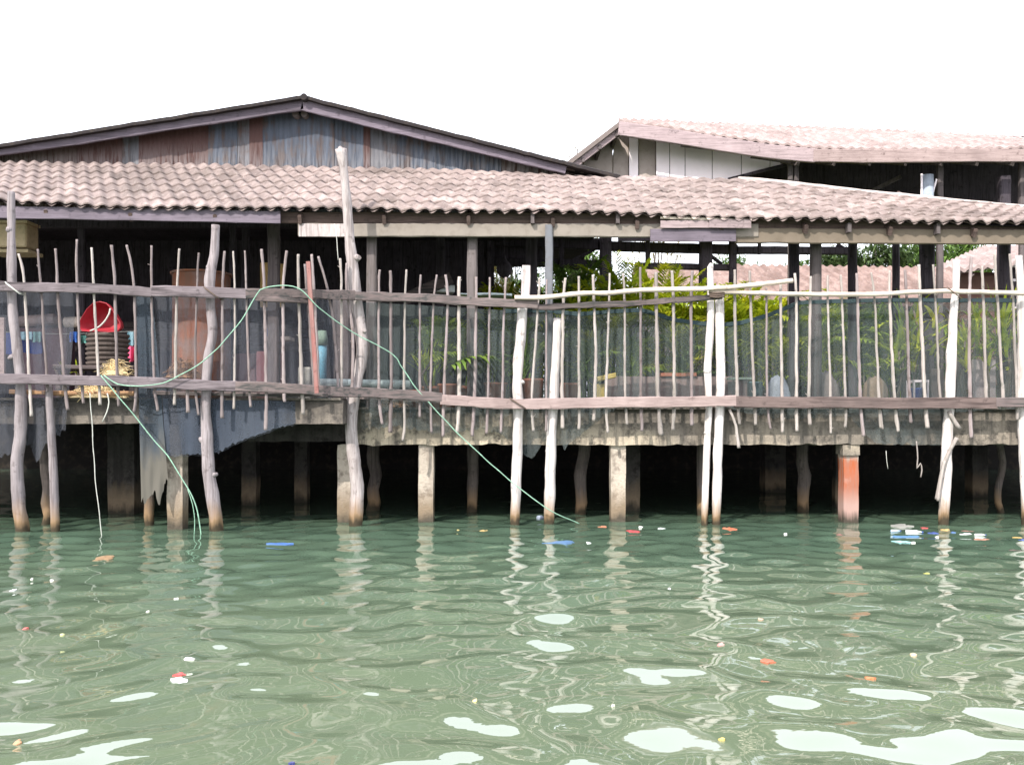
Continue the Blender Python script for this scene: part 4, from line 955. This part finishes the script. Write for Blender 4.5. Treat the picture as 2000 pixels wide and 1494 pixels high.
def shrub(px, ytop, D, w, mat_, label, seed):
    rng = random.Random(seed); b_ = P(px, HZ, D); b_.z = DECKZ if D < 25 else 1.52; H = P(px, ytop, D).z-b_.z; Wd = w/F*D
    r = thing('shrub', label, 'shrub', b_, 'dense shrubs behind the palms'); m = MB(); c = MB()
    for k in range(26):
        a = rng.uniform(0, 6.283); q = math.sqrt(rng.random())*.5*Wd; e = b_+Vector((math.cos(a)*q, math.sin(a)*q*.6, H*rng.uniform(.12, .93)*(1-.25*(q/(.5*Wd))**2)))
        m.tube([b_+Vector((.15*math.cos(a), .1*math.sin(a), 0)), (b_+e)/2+Vector((0, 0, .1*H)), e], [.03, .02, .006], 4, cap=False)
        R = .13*Wd*rng.uniform(.7, 1.2)
        for z in range(95):
            p = e+Vector((rng.gauss(0, 1)*R, rng.gauss(0, .8)*R, rng.gauss(0, .6)*R)); L = rng.uniform(.12, .26)
            if p.z < b_.z+.03 or p.z > b_.z+H: continue
            blade(c, p, Vector((rng.uniform(-1, 1), rng.uniform(-1, 1), rng.uniform(-.6, .7))), L, L*.42, .2, 1)
    m.build('stem', M['bark'], r); c.build('crown', mat_, r)
for i, (px, yt, D, w, mm, lb) in enumerate([(905, 560, 20.5, 150, 'tree_b', 'dark shrub behind the potted palm'), (1010, 520, 21.5, 150, 'tree_dry', 'brown-green shrub behind the flat topped post'),
    (1110, 510, 20.6, 160, 'tree_b', 'dark shrub behind the tall dark palm clump'), (1215, 525, 21.2, 150, 'tree_b', 'dark shrub behind the palm with the arching frond'),
    (1320, 560, 20.6, 170, 'tree_a', 'green shrub behind the sag of the middle net'), (1430, 585, 21.4, 170, 'tree_b', 'dark shrub behind the twin white poles'),
    (1540, 600, 20.6, 170, 'tree_b', 'dark shrub behind the rising net edge'), (1650, 598, 21.3, 170, 'tree_a', 'green shrub behind the pair of black posts'),
    (1760, 590, 20.6, 170, 'tree_b', 'dark shrub behind the broad-leaved plant'), (1870, 580, 21.3, 170, 'tree_dry', 'brownish shrub behind the tall white pole'), (1975, 590, 20.6, 160, 'tree_b', 'dark shrub at the right end of the yard')]):
    shrub(px, yt, D, w, M[mm], lb, 60+i)
tree(1010, 475, 33, 120, M['tree_b'], 'dark tree glimpsed through the gap under the cross beam', 10, leafs=.22)
tree(1128, 262, 27, 110, M['tree_dry'], 'bare twiggy tree peeking between the two roofs', 11, bare=True, name='bare_tree', nb=60)

# ------------------------------------------------------------------ things on the deck
def bx(px0, px1, y0, y1, D, dep, name, mat_, label, cat, group=None, rz=0.):
    a, b_ = P(px0, y1, D), P(px1, y0, D); m = MB()
    m.box(((a.x+b_.x)/2, D+dep/2, (a.z+b_.z)/2), (b_.x-a.x, dep, b_.z-a.z), rz); return single(m, name, mat_, label, cat, group)
# rusty tank
a = P(374, 525, 13.2); r_ = 56/F*13.2; tk = thing('rusty_tank', 'tall rusty open steel tank standing behind the left net', 'tank', (a.x, a.y+r_, LEFTZ))
m = MB(); Mt = Matrix.Translation((a.x, a.y+r_, LEFTZ)); h = a.z-LEFTZ
m.lathe([(0, .01), (r_, .01), (r_, h*.3), (r_*1.015, h*.31), (r_, h*.32), (r_, h*.63), (r_*1.015, h*.64), (r_, h*.65), (r_, h-.03), (r_-.02, h-.03), (r_-.02, .1), (0, .1)], Mt, 40); m.build('tank_body', M['rust_tank'], tk)
m = MB(); m.lathe([(r_-.015, h-.03), (r_+.025, h-.035), (r_+.03, h-.005), (r_-.01, h)], Mt, 40); m.build('rim', M['rust_tank'], tk)
# bench with the tray stack
bn = thing('wooden_bench', 'rough wooden bench under the stack of trays', 'bench', P(195, 0, 12.6).xy.to_3d()+Vector((0, 0, LEFTZ)))
m = MB(); m.plank([P(105, 716, 12.35), P(262, 719, 12.35)], .06, .07, .004, 1); m.build('front_board', M['rail_brown'], bn)
m = MB(); a = P(105, 714, 12.4); b_ = P(262, 714, 12.4); m.box(((a.x+b_.x)/2, 12.75, a.z-.02), (b_.x-a.x, .7, .04)); m.build('bench_top', M['rail_brown'], bn)
for px in (112, 256):
    for dd in (12.45, 13.0):
        m = MB(); a = P(px, 718, 12.4); m.box((a.x, dd, (LEFTZ+a.z)/2-.02), (.07, .07, a.z-LEFTZ-.03)); m.build('leg', M['rail_brown'], bn)
ordn = ['lowest dark woven tray of the stack on the bench', 'second dark woven tray from the bottom of the stack', 'third dark woven tray from the bottom of the stack', 'fourth dark woven tray, middle of the stack', 'third dark woven tray from the top of the stack', 'second dark woven tray from the top of the stack', 'topmost dark woven tray, directly under the red basin']
zt = P(0, 713, 12.4).z; cx = P(211, 0, 12.75).x; R0 = 39/F*12.75
tm = plain('woven_tray', (.13, .105, .095), .9, .5, 16, .1)
for k in range(7):
    m = MB(); z = zt+k*.068; rr2 = R0*(1+.02*N(k*3.3))
    m.lathe([(0, 0), (rr2*.9, 0), (rr2*1.0, .03), (rr2*1.02, .055), (rr2*.97, .062), (rr2*.9, .03), (0, .02)], Matrix.Translation((cx+.015*N(k*7.7), 12.75, z)), 26, False)
    single(m, 'woven_tray', tm, ordn[k], 'tray', 'woven trays stacked on the bench')
zz = zt+7*.068
rb = thing('red_basin', 'floppy red plastic tub lying on its side on top of the trays', 'basin', (cx, 12.7, zz))
m = MB(); prof = [(-39, 54), (-41, 44), (-35, 32), (-24, 14), (-12, 3), (1, 0), (14, 3), (25, 14), (35, 30), (42, 42), (43, 52), (37, 60), (20, 61), (0, 60), (-20, 60), (-34, 59)]
def ring(k, y, sx, dx=0, dz=0):
    return [Vector((cx+(-.01+x*sx)/1+dx, 12.42+y, zz+.005+(60-z)*k/F*12.5+dz)) for x, z in prof]
u_ = 12.5/F; rings = []
for y, k, dz in ((.0, 1., 0.), (-.02, .97, .005), (.0, .94, .012), (.12, .82, .05), (.26, .62, .09), (.28, .0, .2)):
    rings.append([Vector((cx-.01+x*u_*(k if k else .0), 12.5+y, zz+.005+(60-z)*u_*k+dz)) for x, z in prof])
outer = []
for y, k, dz in ((.14, .90, .03), (.30, .70, .05), (.32, .0, .2)):
    outer.append([Vector((cx-.01+x*u_*k, 12.5+y, zz+.005+(60-z)*u_*k+dz)) for x, z in prof])
nn_ = len(prof); allr = outer[::-1]+rings
m.add([v for q in allr for v in q], [(i*nn_+k, i*nn_+(k+1) % nn_, (i+1)*nn_+(k+1) % nn_, (i+1)*nn_+k) for i in range(len(allr)-1) for k in range(nn_)], True)
m.build('bowl', pl('red_plastic', (.36, .025, .04), .5), rb)
m = MB(); m.tube(smoothpts([Vector((cx-.01+x*u_, 12.46, zz+(60-z)*u_)) for x, z in ((-15, 58), (2, 50), (14, 38), (22, 24), (24, 14))], .03), .012, 6, .2); m.build('rope_handle', M['rope_pale'], rb)
def heap(px, yb, D, w, h, mat_, label, name, n=160, seed=0, z=None, cat='heap'):
    rng = random.Random(seed); c = P(px, yb, D); Wd = w/F*D; Hh = h/F*D
    if z is not None: c.z = z
    m = MB()
    def hp(u, v):
        a = u*6.283; r = 1-v; k = .8+.25*N(math.cos(a)*2, math.sin(a)*2, seed)
        return c+Vector((math.cos(a)*r*Wd/2*k, math.sin(a)*r*Wd*.3*k, Hh*(1-r*r)*(.8+.3*N(u*9, v*5, seed))))
    m.grid(hp, 30, 8)
    for k in range(n):
        u, v = rng.random(), rng.random(); p = hp(u, v); d = Vector((rng.uniform(-1, 1), rng.uniform(-1, 1), rng.uniform(-.2, .7))).normalized()*rng.uniform(.06, .16)
        m.tube([p, p+d*.6, p+d+Vector((0, 0, -.03))], [.006, .005, .003], 4, cap=False)
    return single(m, name, mat_, label, cat)
heap(226, 733, 12.2, 66, 26, M['straw'], 'yellow straw heap on the bench in front of the tray stack', 'straw_heap', seed=1)
heap(356, 738, 12.0, 84, 34, M['brush'], 'brown heap of dry brushwood in front of the rusty tank', 'brush_heap', 260, seed=2)
heap(188, 772, 11.32, 132, 22, M['straw'], 'yellow straw spilled along the deck edge under the lower rail', 'straw_heap', 260, seed=3, z=LEFTZ)
heap(770, 792, 12.2, 60, 14, M['brush'], 'small pile of twigs beside the white pipe', 'twig_heap', 120, seed=4, z=DECKZ)
# beige box on a hung shelf
sh = thing('hanging_shelf', 'narrow shelf hung under the eave at the far left', 'shelf', P(30, 497, 13.2))
m = MB(); a = P(30, 495, 13.2); m.box(a, (.62, .42, .05)); m.build('board', pl('tan_board', (.42, .33, .2), .8), sh)
for px in (-2, 75):
    m = MB(); m.tube([P(px, 494, 13.2), P(px, 420, 13.2)], .006, 5); m.build('cord', M['rope_brown'], sh)
bxm = pl('beige_plastic', (.55, .42, .26), .6)
bt = thing('plastic_tub', 'beige plastic tub standing on the hanging shelf', 'tub', P(30, 492, 13.2)); m = MB(); a = P(30, 464, 13.2); m.box(a, (.52, .34, .36)); m.build('tub_body', bxm, bt); m = MB(); m.box(a+Vector((0, 0, .20)), (.56, .38, .04)); m.build('lid', bxm, bt)
# washing line
wl = MB(); wl.tube(smoothpts([P(-10, 648, 13.9), P(130, 652, 13.9), P(300, 645, 13.9)], .2), .006, 5); single(wl, 'washing_line', M['rope_pale'], 'thin washing line stretched behind the trays', 'line')
def cloth(x0, x1, y0, y1, D, c, label, seed, name='hanging_cloth'):
    m = MB()
    def cf(u, v): x = lerp(x0, x1, u)+1.5*N(v*3, seed); return P(x, lerp(y0, y1+4*N(u*3, seed), v), D+.05*math.sin(u*9+seed)*(.4+v))
    m.grid(cf, 14, 10); m.grid(lambda u, v: cf(1-u, v)+Vector((0, .012, 0)), 14, 10)
    single(m, name, pl('cloth_%d' % seed, c, .85), label, 'cloth', 'washing on the line')
cloth(6, 82, 650, 690, 13.88, (.035, .07, .30), 'dark blue cloth hanging at the far left', 1)
cloth(40, 62, 648, 664, 13.8, (.40, .62, .72), 'small pale blue rag over the dark blue cloth', 2)
cloth(64, 80, 648, 668, 13.8, (.28, .55, .55), 'small teal rag over the dark blue cloth', 3)
cloth(136, 152, 648, 668, 13.7, (.05, .16, .55), 'bright blue rag hanging left of the trays', 4)
cloth(155, 173, 655, 670, 13.7, (.10, .28, .24), 'green rag touching the trays', 5)
cloth(249, 267, 648, 675, 13.7, (.50, .78, .85), 'light cyan cloth hanging right of the trays', 6)
cloth(246, 265, 676, 706, 13.6, (.75, .10, .22), 'bright pink cloth below the cyan one', 7)
m = MB(); m.tube([P(40, 628, 14.6), P(108, 622, 14.6)], .09, 10, .3, 2); single(m, 'driftwood_log', M['rail_pink'], 'short pale log lying behind the blue cloth', 'log', 'pale logs in the hall')
m = MB(); m.tube([P(128, 630, 14.4), P(178, 629, 14.4)], .09, 10, .2, 3); single(m, 'driftwood_log', M['rail_pale'], 'pale log end showing left of the red basin', 'log', 'pale logs in the hall')
bx(-10, 8, 620, 740, 13.0, .05, 'plank', M['rail_pink'], 'pale upright plank at the left end of the hall', 'board')
bx(36, 130, 640, 790, 14.9, .3, 'crate', pl('mauve', (.17, .10, .12), .8), 'dull mauve crate behind the left pickets', 'crate')
bx(500, 536, 686, 790, 13.4, .5, 'crate', pl('maroon', (.20, .075, .085), .8), 'maroon crate under the blue tub', 'crate')
bx(452, 500, 690, 790, 13.9, .4, 'crate', pl('dusty_maroon', (.16, .09, .095), .8), 'dusty brown crate behind the two close pickets', 'crate')
bx(516, 566, 657, 664, 13.45, .3, 'plank', M['rail_pale'], 'short tan plank lying on the maroon crate', 'board')
bx(521, 540, 641, 656, 13.5, .2, 'tub', pl('blue_plastic', (.04, .10, .42), .5), 'small blue tub on the tan plank', 'tub')
bx(508, 528, 513, 600, 13.9, .04, 'panel', pl('yellow_board', (.42, .27, .10), .8), 'yellow board behind the dark post', 'board', 'yellow boards in the hall')
bx(546, 554, 515, 600, 13.9, .04, 'panel', M['yellow_board'], 'narrow yellow board strip right of the dark post', 'board', 'yellow boards in the hall')
bx(582, 606, 717, 790, 12.1, .25, 'concrete_block', pl('pale_block', (.42, .40, .36), .9), 'pale grey block standing right of the brush heap', 'block')
pp = thing('blue_barrel', 'light blue pipe standing upright with a greenish cap', 'pipe', P(629, 0, 12.4).xy.to_3d()+Vector((0, 0, LEFTZ)))
m = MB(); a = P(629, 675, 12.4); m.tube([Vector((a.x, a.y, LEFTZ)), Vector((a.x, a.y, a.z-.25)), a], [.065, .065, .075], 16); m.build('pipe_body', pl('light_blue', (.18, .42, .56), .5), pp)
m = MB(); b_ = P(629, 646, 12.4); m.tube([a+Vector((0, 0, .0)), (a+b_)/2, b_], [.085, .085, .06], 16, .1); m.build('cap', pl('moss_green', (.22, .30, .24), .8), pp)
m = MB(); m.tube([P(618, 747, 12.0), P(800, 750, 12.35)], .055, 14); single(m, 'white_pipe', pl('pale_cyan_pvc', (.62, .72, .72), .4), 'long whitish pipe lying behind the lower rail', 'pipe')
# right part
def jar(px, D, h, r, mat_, name, label, cat, group=None, z=DECKZ):
    c = P(px, HZ, D); c.z = z; m = MB()
    m.lathe([(0, 0), (r*.8, 0), (r, h*.9), (r*1.08, h*.92), (r*1.08, h), (r*.95, h), (r*.75, .03), (0, .03)], Matrix.Translation(c), 20); return single(m, name, mat_, label, cat, group)
jar(875, 12.5, .34, .14, M['terracotta'], 'flower_pot', 'terracotta pot behind the thick picket', 'pot', 'empty terracotta pots')
jar(968, 12.55, .36, .16, M['terracotta'], 'flower_pot', 'terracotta pot left of the first white pole', 'pot', 'empty terracotta pots')
jar(1040, 12.6, .42, .15, M['terracotta'], 'flower_pot', 'reddish pot right of the first white pole', 'pot', 'empty terracotta pots')
jar(1110, 12.7, .36, .14, M['terracotta'], 'flower_pot', 'terracotta pot right of the short white pole', 'pot', 'empty terracotta pots')
bl = thing('block_wall', 'low mauve block wall behind the net in the middle', 'wall', P(1310, 0, 12.9).xy.to_3d()+Vector((0, 0, DECKZ)))
m = MB(); a, b_ = P(1182, 735, 12.9), P(1440, 735, 12.9); m.rough(a.x, b_.x, 12.9, 13.05, DECKZ, a.z, .15, .01, 3); m.build('masonry', plain('mauve_block', (.25, .19, .18), .9, .4, 5, .1), bl)
m = MB(); a, b_ = P(1290, 731, 12.9), P(1360, 731, 12.9); m.rough(a.x, b_.x, 12.86, 13.1, P(0, 735, 12.9).z, a.z+.02, .1, .01, 4); m.build('coping', M['terracotta'], bl)
yc = thing('yellow_crate', 'yellow crate with a lifted lid on the deck in the middle', 'crate', P(1172, 0, 12.5).xy.to_3d()+Vector((0, 0, DECKZ))); ym = pl('yellow_plastic', (.72, .55, .16), .5)
m = MB(); a = P(1174, 770, 12.5); m.box((a.x, 12.6, DECKZ+.17), (.13, .22, .34)); m.build('crate_body', ym, yc)
m = MB(); m.plank([P(1166, 741, 12.5), P(1202, 733, 12.5)], .075, .2, .002, 1); m.build('lid', ym, yc)
bx(1440, 1460, 742, 790, 12.7, .2, 'concrete_block', pl('brownish_block', (.2, .15, .14), .9), 'brown block touching the twin white poles', 'block')
bx(1425, 1470, 737, 741, 12.65, .2, 'plank', pl('pale_green', (.5, .62, .48), .6), 'pale green strip lying on the brown block', 'board')
bx(1462, 1490, 745, 790, 12.9, .25, 'bucket_box', pl('dark_teal', (.06, .12, .13), .6), 'dark teal box right of the twin white poles', 'box')
def boulder(px, y, D, w, h, mat_, label, name, cat, seed):
    c = P(px, y, D); c.z = DECKZ; Wd, Hh = w/F*D/2, h/F*D; m = MB()
    def bf(u, v):
        a = u*6.283; r = math.cos(v*1.57)**.7; k = 1+.22*N(math.cos(a)*1.6, math.sin(a)*1.6, v*2+seed)
        return c+Vector((math.cos(a)*r*Wd*k, math.sin(a)*r*Wd*.8*k, Hh*math.sin(v*1.57)*(1+.15*N(u*5, v*4, seed))))
    m.grid(bf, 24, 9); single(m, name, mat_, label, cat)
boulder(1520, 0, 12.6, 50, 60, pl('pale_sack', (.36, .40, .46), .5, spec=.5), 'crumpled bluish plastic sack on the deck behind the right net', 'plastic_sack', 'sack', 1)
boulder(1610, 0, 12.7, 62, 68, plain('grey_rock', (.24, .21, .2), .95, .4, 4, .1), 'rounded grey boulder behind the right net', 'boulder', 'rock', 2)
boulder(1708, 0, 12.6, 54, 60, pl('tan_sack', (.36, .27, .19), .85), 'tan sack slumped left of the blue bucket', 'sack', 'sack', 3)
bk = thing('blue_bucket', 'deep blue bucket under the white stool', 'bucket', P(1789, 0, 12.5).xy.to_3d()+Vector((0, 0, DECKZ)))
m = MB(); Mt = Matrix.Translation(bk.location); m.lathe([(0, 0), (.075, 0), (.085, .26), (.092, .265), (.092, .28), (.08, .28), (.07, .02), (0, .02)], Mt, 20); m.build('bucket_body', pl('deep_blue', (.02, .055, .32), .4), bk)
m = MB(); m.tube([bk.location+Vector((.09*math.cos(t), 0, .275+.035*math.sin(t))) for t in [0, .5, 1.05, 1.57, 2.1, 2.6, 3.14]], .004, 5); m.build('handle', M['rope_pale'], bk)
stl = thing('stool', 'white stool standing over the blue bucket', 'stool', P(1792, 0, 12.5).xy.to_3d()+Vector((0, 0, DECKZ)))
m = MB(); a = P(1792, 745, 12.5); m.box((a.x, 12.5, a.z), (.22, .24, .03)); m.build('seat', M['wall_white'], stl)
for sx in (-1, 1):
    for sy in (-1, 1):
        m = MB(); m.box((a.x+sx*.098, 12.5+sy*.105, (DECKZ+a.z)/2-.008), (.022, .022, a.z-DECKZ-.016)); m.build('leg', M['wall_white'], stl)
bx(1900, 1945, 702, 792, 12.9, .05, 'grey_sheet', pl('mauve_grey', (.30, .255, .255), .85), 'mauve-grey board leaning behind the right pickets', 'board')
bx(1820, 1842, 720, 792, 12.8, .12, 'plank', M['post_grey'], 'short grey plank standing left of the tall white pole', 'board')
bx(1868, 1886, 700, 792, 13.0, .12, 'plank', M['shed_wood'], 'dark plank standing right of the tall white pole', 'board')
bx(1984, 2020, 690, 792, 12.7, .1, 'plank', M['rail_pink'], 'pinkish board at the right end of the pier', 'board')
m = MB(); a = P(855, 566, 15); m.box(a, (.55, .35, .12), .2); single(m, 'foam_board', pl('foam_white', (.72, .76, .76), .7), 'white foam slab at the foot of the slanting board', 'slab')
m = MB(); m.plank([P(895, 577, 12.9), P(1000, 579, 12.9)], .03, .3, .01, 2); single(m, 'tarpaulin', pl('pale_tarp', (.45, .52, .54), .6), 'folded pale tarpaulin behind the brown top rail', 'tarpaulin')

# ------------------------------------------------------------------ things afloat
def at_water(px, py):
    D = HC*F/(py-HZ); p = Vector(((px-CX)/F*D, D, 0)); p.z = waterz(p.x, p.y); return p, D
def scrap(px, py, w, h, c, label, cat='scrap', name='floating_scrap', seed=0, curl=.008, rough=.4):
    """a curled irregular piece of sheet lying on the water"""
    p, D = at_water(px, py); w *= .85; c = tuple(lerp(sum(c)/3, x, .78)*.82 for x in c); Wd = w/F*D; Dp = min(max(h/F*D*D/HC*.8, .05), Wd*1.3); m = MB(); n = 14
    rim = []
    for k in range(n):
        a = 6.283*k/n; q = .68+.32*N(math.cos(a)*1.4, math.sin(a)*1.4, px*.13)+.28*N(math.cos(a)*3.1, math.sin(a)*3.1, px*.37)
        rim.append(Vector((math.cos(a)*Wd/2*q/.85, math.sin(a)*Dp/2*q/.85, 0)))
    def lift(v, t): return p+v*(1+.25*N(v.x*31, v.y*31, px+3))+Vector((0, 0, waterz(p.x+v.x, p.y+v.y)-p.z+t+curl*(1.6*N(v.x*23, v.y*23, px)+.5*abs(v.x)/Wd)))
    vs = [lift(v, .005) for v in rim]+[lift(v*.5, .009) for v in rim]+[lift(Vector((0, 0, 0)), .011)]+[lift(v, -.01) for v in rim]
    fs = [(k, (k+1) % n, n+(k+1) % n, n+k) for k in range(n)]+[(n+k, n+(k+1) % n, 2*n) for k in range(n)]+[(2*n+1+k, 2*n+1+(k+1) % n, (k+1) % n, k) for k in range(n)]
    m.add(vs, fs, False)
    key = 'float_%02d%02d%02d' % tuple(int(x*99) for x in c)
    return single(m, name, pl(key, c, rough, var=.3, dirt=.3, sc_=22), label, cat, 'litter afloat on the water')
def bottle(px, py, w, c, label, rz=0., name='plastic_bottle', fat=.24):
    c = tuple(x*.75 for x in c); w *= .9
    p, D = at_water(px, py); L = w/F*D; r = L*fat*.5
    o = thing(name, label, 'bottle', p, 'litter afloat on the water')
    Mt = Matrix.Translation(p+Vector((0, 0, r*.45))) @ Matrix.Rotation(rz, 4, 'Z') @ Matrix.Rotation(math.pi/2, 4, 'Y') @ Matrix.Translation((0, 0, -L/2))
    m = MB(); m.lathe([(0, 0), (r*.9, .0), (r, L*.05), (r, L*.6), (r*.45, L*.82), (r*.36, L*.9)], Mt, 14); m.build('body', pl('bottle_%02d%02d%02d' % tuple(int(x*99) for x in c), c, .25), o)
    m = MB(); m.lathe([(r*.42, L*.89), (r*.42, L), (0, L)], Mt, 10); m.build('cap', pl('cap_dark', (.05, .09, .3), .4), o)
LIT = [
 (548, 1062, 64, 9, (.04, .17, .55), 'long blue plastic scrap floating left of the big crooked pole'), (1095, 1060, 90, 9, (.07, .20, .42), 'thin blue film afloat between the two short white poles'),
 (1236, 1038, 40, 9, (.78, .03, .05), 'bright red plastic piece just right of the square column'), (1425, 1033, 40, 6, (.80, .16, .05), 'orange-red stick-like scrap right of the twin poles'),
 (1178, 1029, 24, 4, (.70, .22, .10), 'small orange strip left of the square column'), (1252, 1030, 12, 4, (.85, .84, .8), 'white chip above the bright red plastic piece'),
 (1292, 1032, 20, 3, (.62, .68, .66), 'thin pale strip right of the bright red plastic piece'), (1534, 1041, 9, 6, (.88, .87, .84), 'lone white foam bit halfway to the orange column'),
 (1763, 1027, 54, 8, (.36, .36, .33), 'grey mat of foam at the back of the litter patch'), (1772, 1047, 70, 5, (.07, .25, .55), 'long blue strip at the front of the litter patch'),
 (1806, 1032, 18, 5, (.62, .04, .05), 'small dark red lid in the litter patch left of the white pole'), (1822, 1042, 24, 9, (.03, .08, .36), 'dark blue bag touching the tall white pole'),
 (1829, 1048, 9, 7, (.9, .9, .88), 'white ball of foam beside the dark blue bag'), (1862, 1041, 12, 6, (.06, .16, .40), 'small blue scrap right of the tall white pole'),
 (1893, 1037, 32, 5, (.80, .30, .26), 'pale red wrapper right of the tall white pole'), (1885, 1044, 30, 3, (.75, .78, .78), 'thin white strip in front of the pale red wrapper'),
 (1918, 1053, 34, 7, (.70, .28, .18), 'reddish wrapper at the front right of the litter patch'), (1762, 1058, 44, 5, (.30, .66, .68), 'pale cyan strip lying apart before the litter patch'),
 (1783, 1060, 11, 6, (.85, .86, .78), 'whitish scrap at the end of the pale cyan strip'), (1985, 1073, 40, 5, (.14, .09, .08), 'dark brown stick by the right end pole', ),
 (1996, 1056, 16, 9, (.05, .10, .40), 'dark blue scrap by the right end pole'), (1988, 1050, 20, 4, (.68, .45, .10), 'yellow scrap by the right end pole'),
 (1846, 1036, 22, 5, (.75, .45, .12), 'orange-yellow scrap at the foot of the tall white pole'), (1640, 1043, 18, 5, (.30, .13, .11), 'brown leaf left of the orange column'),
 (1500, 1290, 40, 9, (.52, .11, .03), 'rust-orange leaf on open water below the twin poles'), (1700, 1328, 28, 10, (.75, .20, .03), 'bright orange leaf on open water right of the rust-orange one'),
 (1409, 1264, 20, 5, (.55, .25, .22), 'pinkish scrap in the reflection of the twin poles'), (350, 1317, 38, 10, (.80, .05, .05), 'red cup on open water at the left'),
 (352, 1331, 46, 13, (.86, .89, .92), 'white foam sheet below the red cup'), (368, 1289, 34, 9, (.80, .78, .70), 'white forked bit above the red cup'),
 (25, 1152, 18, 9, (.9, .9, .9), 'white foam piece by the leftmost pole reflection'), (62, 1132, 7, 5, (.86, .84, .72), 'cream bit left of the second pole reflection'),
 (102, 1134, 8, 5, (.9, .88, .78), 'cream bit in the second pole reflection'), (345, 1170, 13, 5, (.9, .9, .84), 'white oval bit in the square left column reflection'),
 (289, 1193, 8, 5, (.88, .87, .7), 'yellowish speck left of the square column reflection'), (122, 1243, 11, 5, (.82, .78, .3), 'yellow bit at the left beyond the red scrap'),
 (50, 1231, 17, 6, (.65, .10, .08), 'small red scrap at the far left'), (928, 1371, 13, 12, (.80, .68, .22), 'curled yellow leaf in the lower middle'),
 (1197, 1377, 10, 6, (.82, .78, .62), 'tiny cream scrap in the lower middle right'), (1410, 1445, 18, 9, (.78, .56, .08), 'yellow leaf in front of the white sky reflections'),
 (570, 1490, 16, 9, (.03, .04, .22), 'dark blue bit at the bottom edge'), (32, 1448, 22, 8, (.52, .25, .10), 'brown curled leaf at the lower left corner'),
 (205, 1092, 60, 9, (.34, .20, .09), 'long brown sunken leaf off the second pole'), (895, 1035, 7, 4, (.65, .50, .15), 'yellow speck near the dark middle pile'),
 (945, 1036, 18, 4, (.60, .40, .12), 'ochre sliver right of the dark middle pile'), (1150, 1060, 14, 5, (.88, .9, .9), 'white tip at the end of the blue film'),
 (1809, 1122, 16, 8, (.50, .48, .08), 'yellow-green weed sprig off the tall white pole'), (1783, 1285, 16, 9, (.6, .42, .24), 'tan leaf well in front of the orange column'),
 (1485, 1212, 12, 5, (.6, .35, .22), 'small tan bit below the lone white foam bit'), (1308, 1148, 7, 4, (.9, .9, .88), 'white speck left of the twin pole reflection')]
for i, (px, py, w, h, c, lb) in enumerate(LIT):
    cat = 'leaf' if 'leaf' in lb else 'stick' if ' stick ' in lb else 'weed' if 'weed' in lb else 'scrap'
    scrap(px, py, w, h, c, lb, cat, {'leaf': 'floating_leaf', 'stick': 'floating_stick', 'weed': 'floating_weed'}.get(cat, 'floating_scrap'), i)
bottle(1750, 1040, 26, (.45, .58, .75), 'light blue bottle at the left of the litter patch', .3)
bottle(1786, 1041, 36, (.80, .82, .84), 'white bottle in the middle of the litter patch', -.2)
bottle(1915, 1046, 26, (.82, .84, .80), 'white bottle right of the tall white pole', .1)
bottle(1056, 1012, 18, (.35, .40, .50), 'bluish bottle in the dark between the two short white poles', .8, fat=.6)
for o in S.objects:
    if '_o' in o: del o['_o']
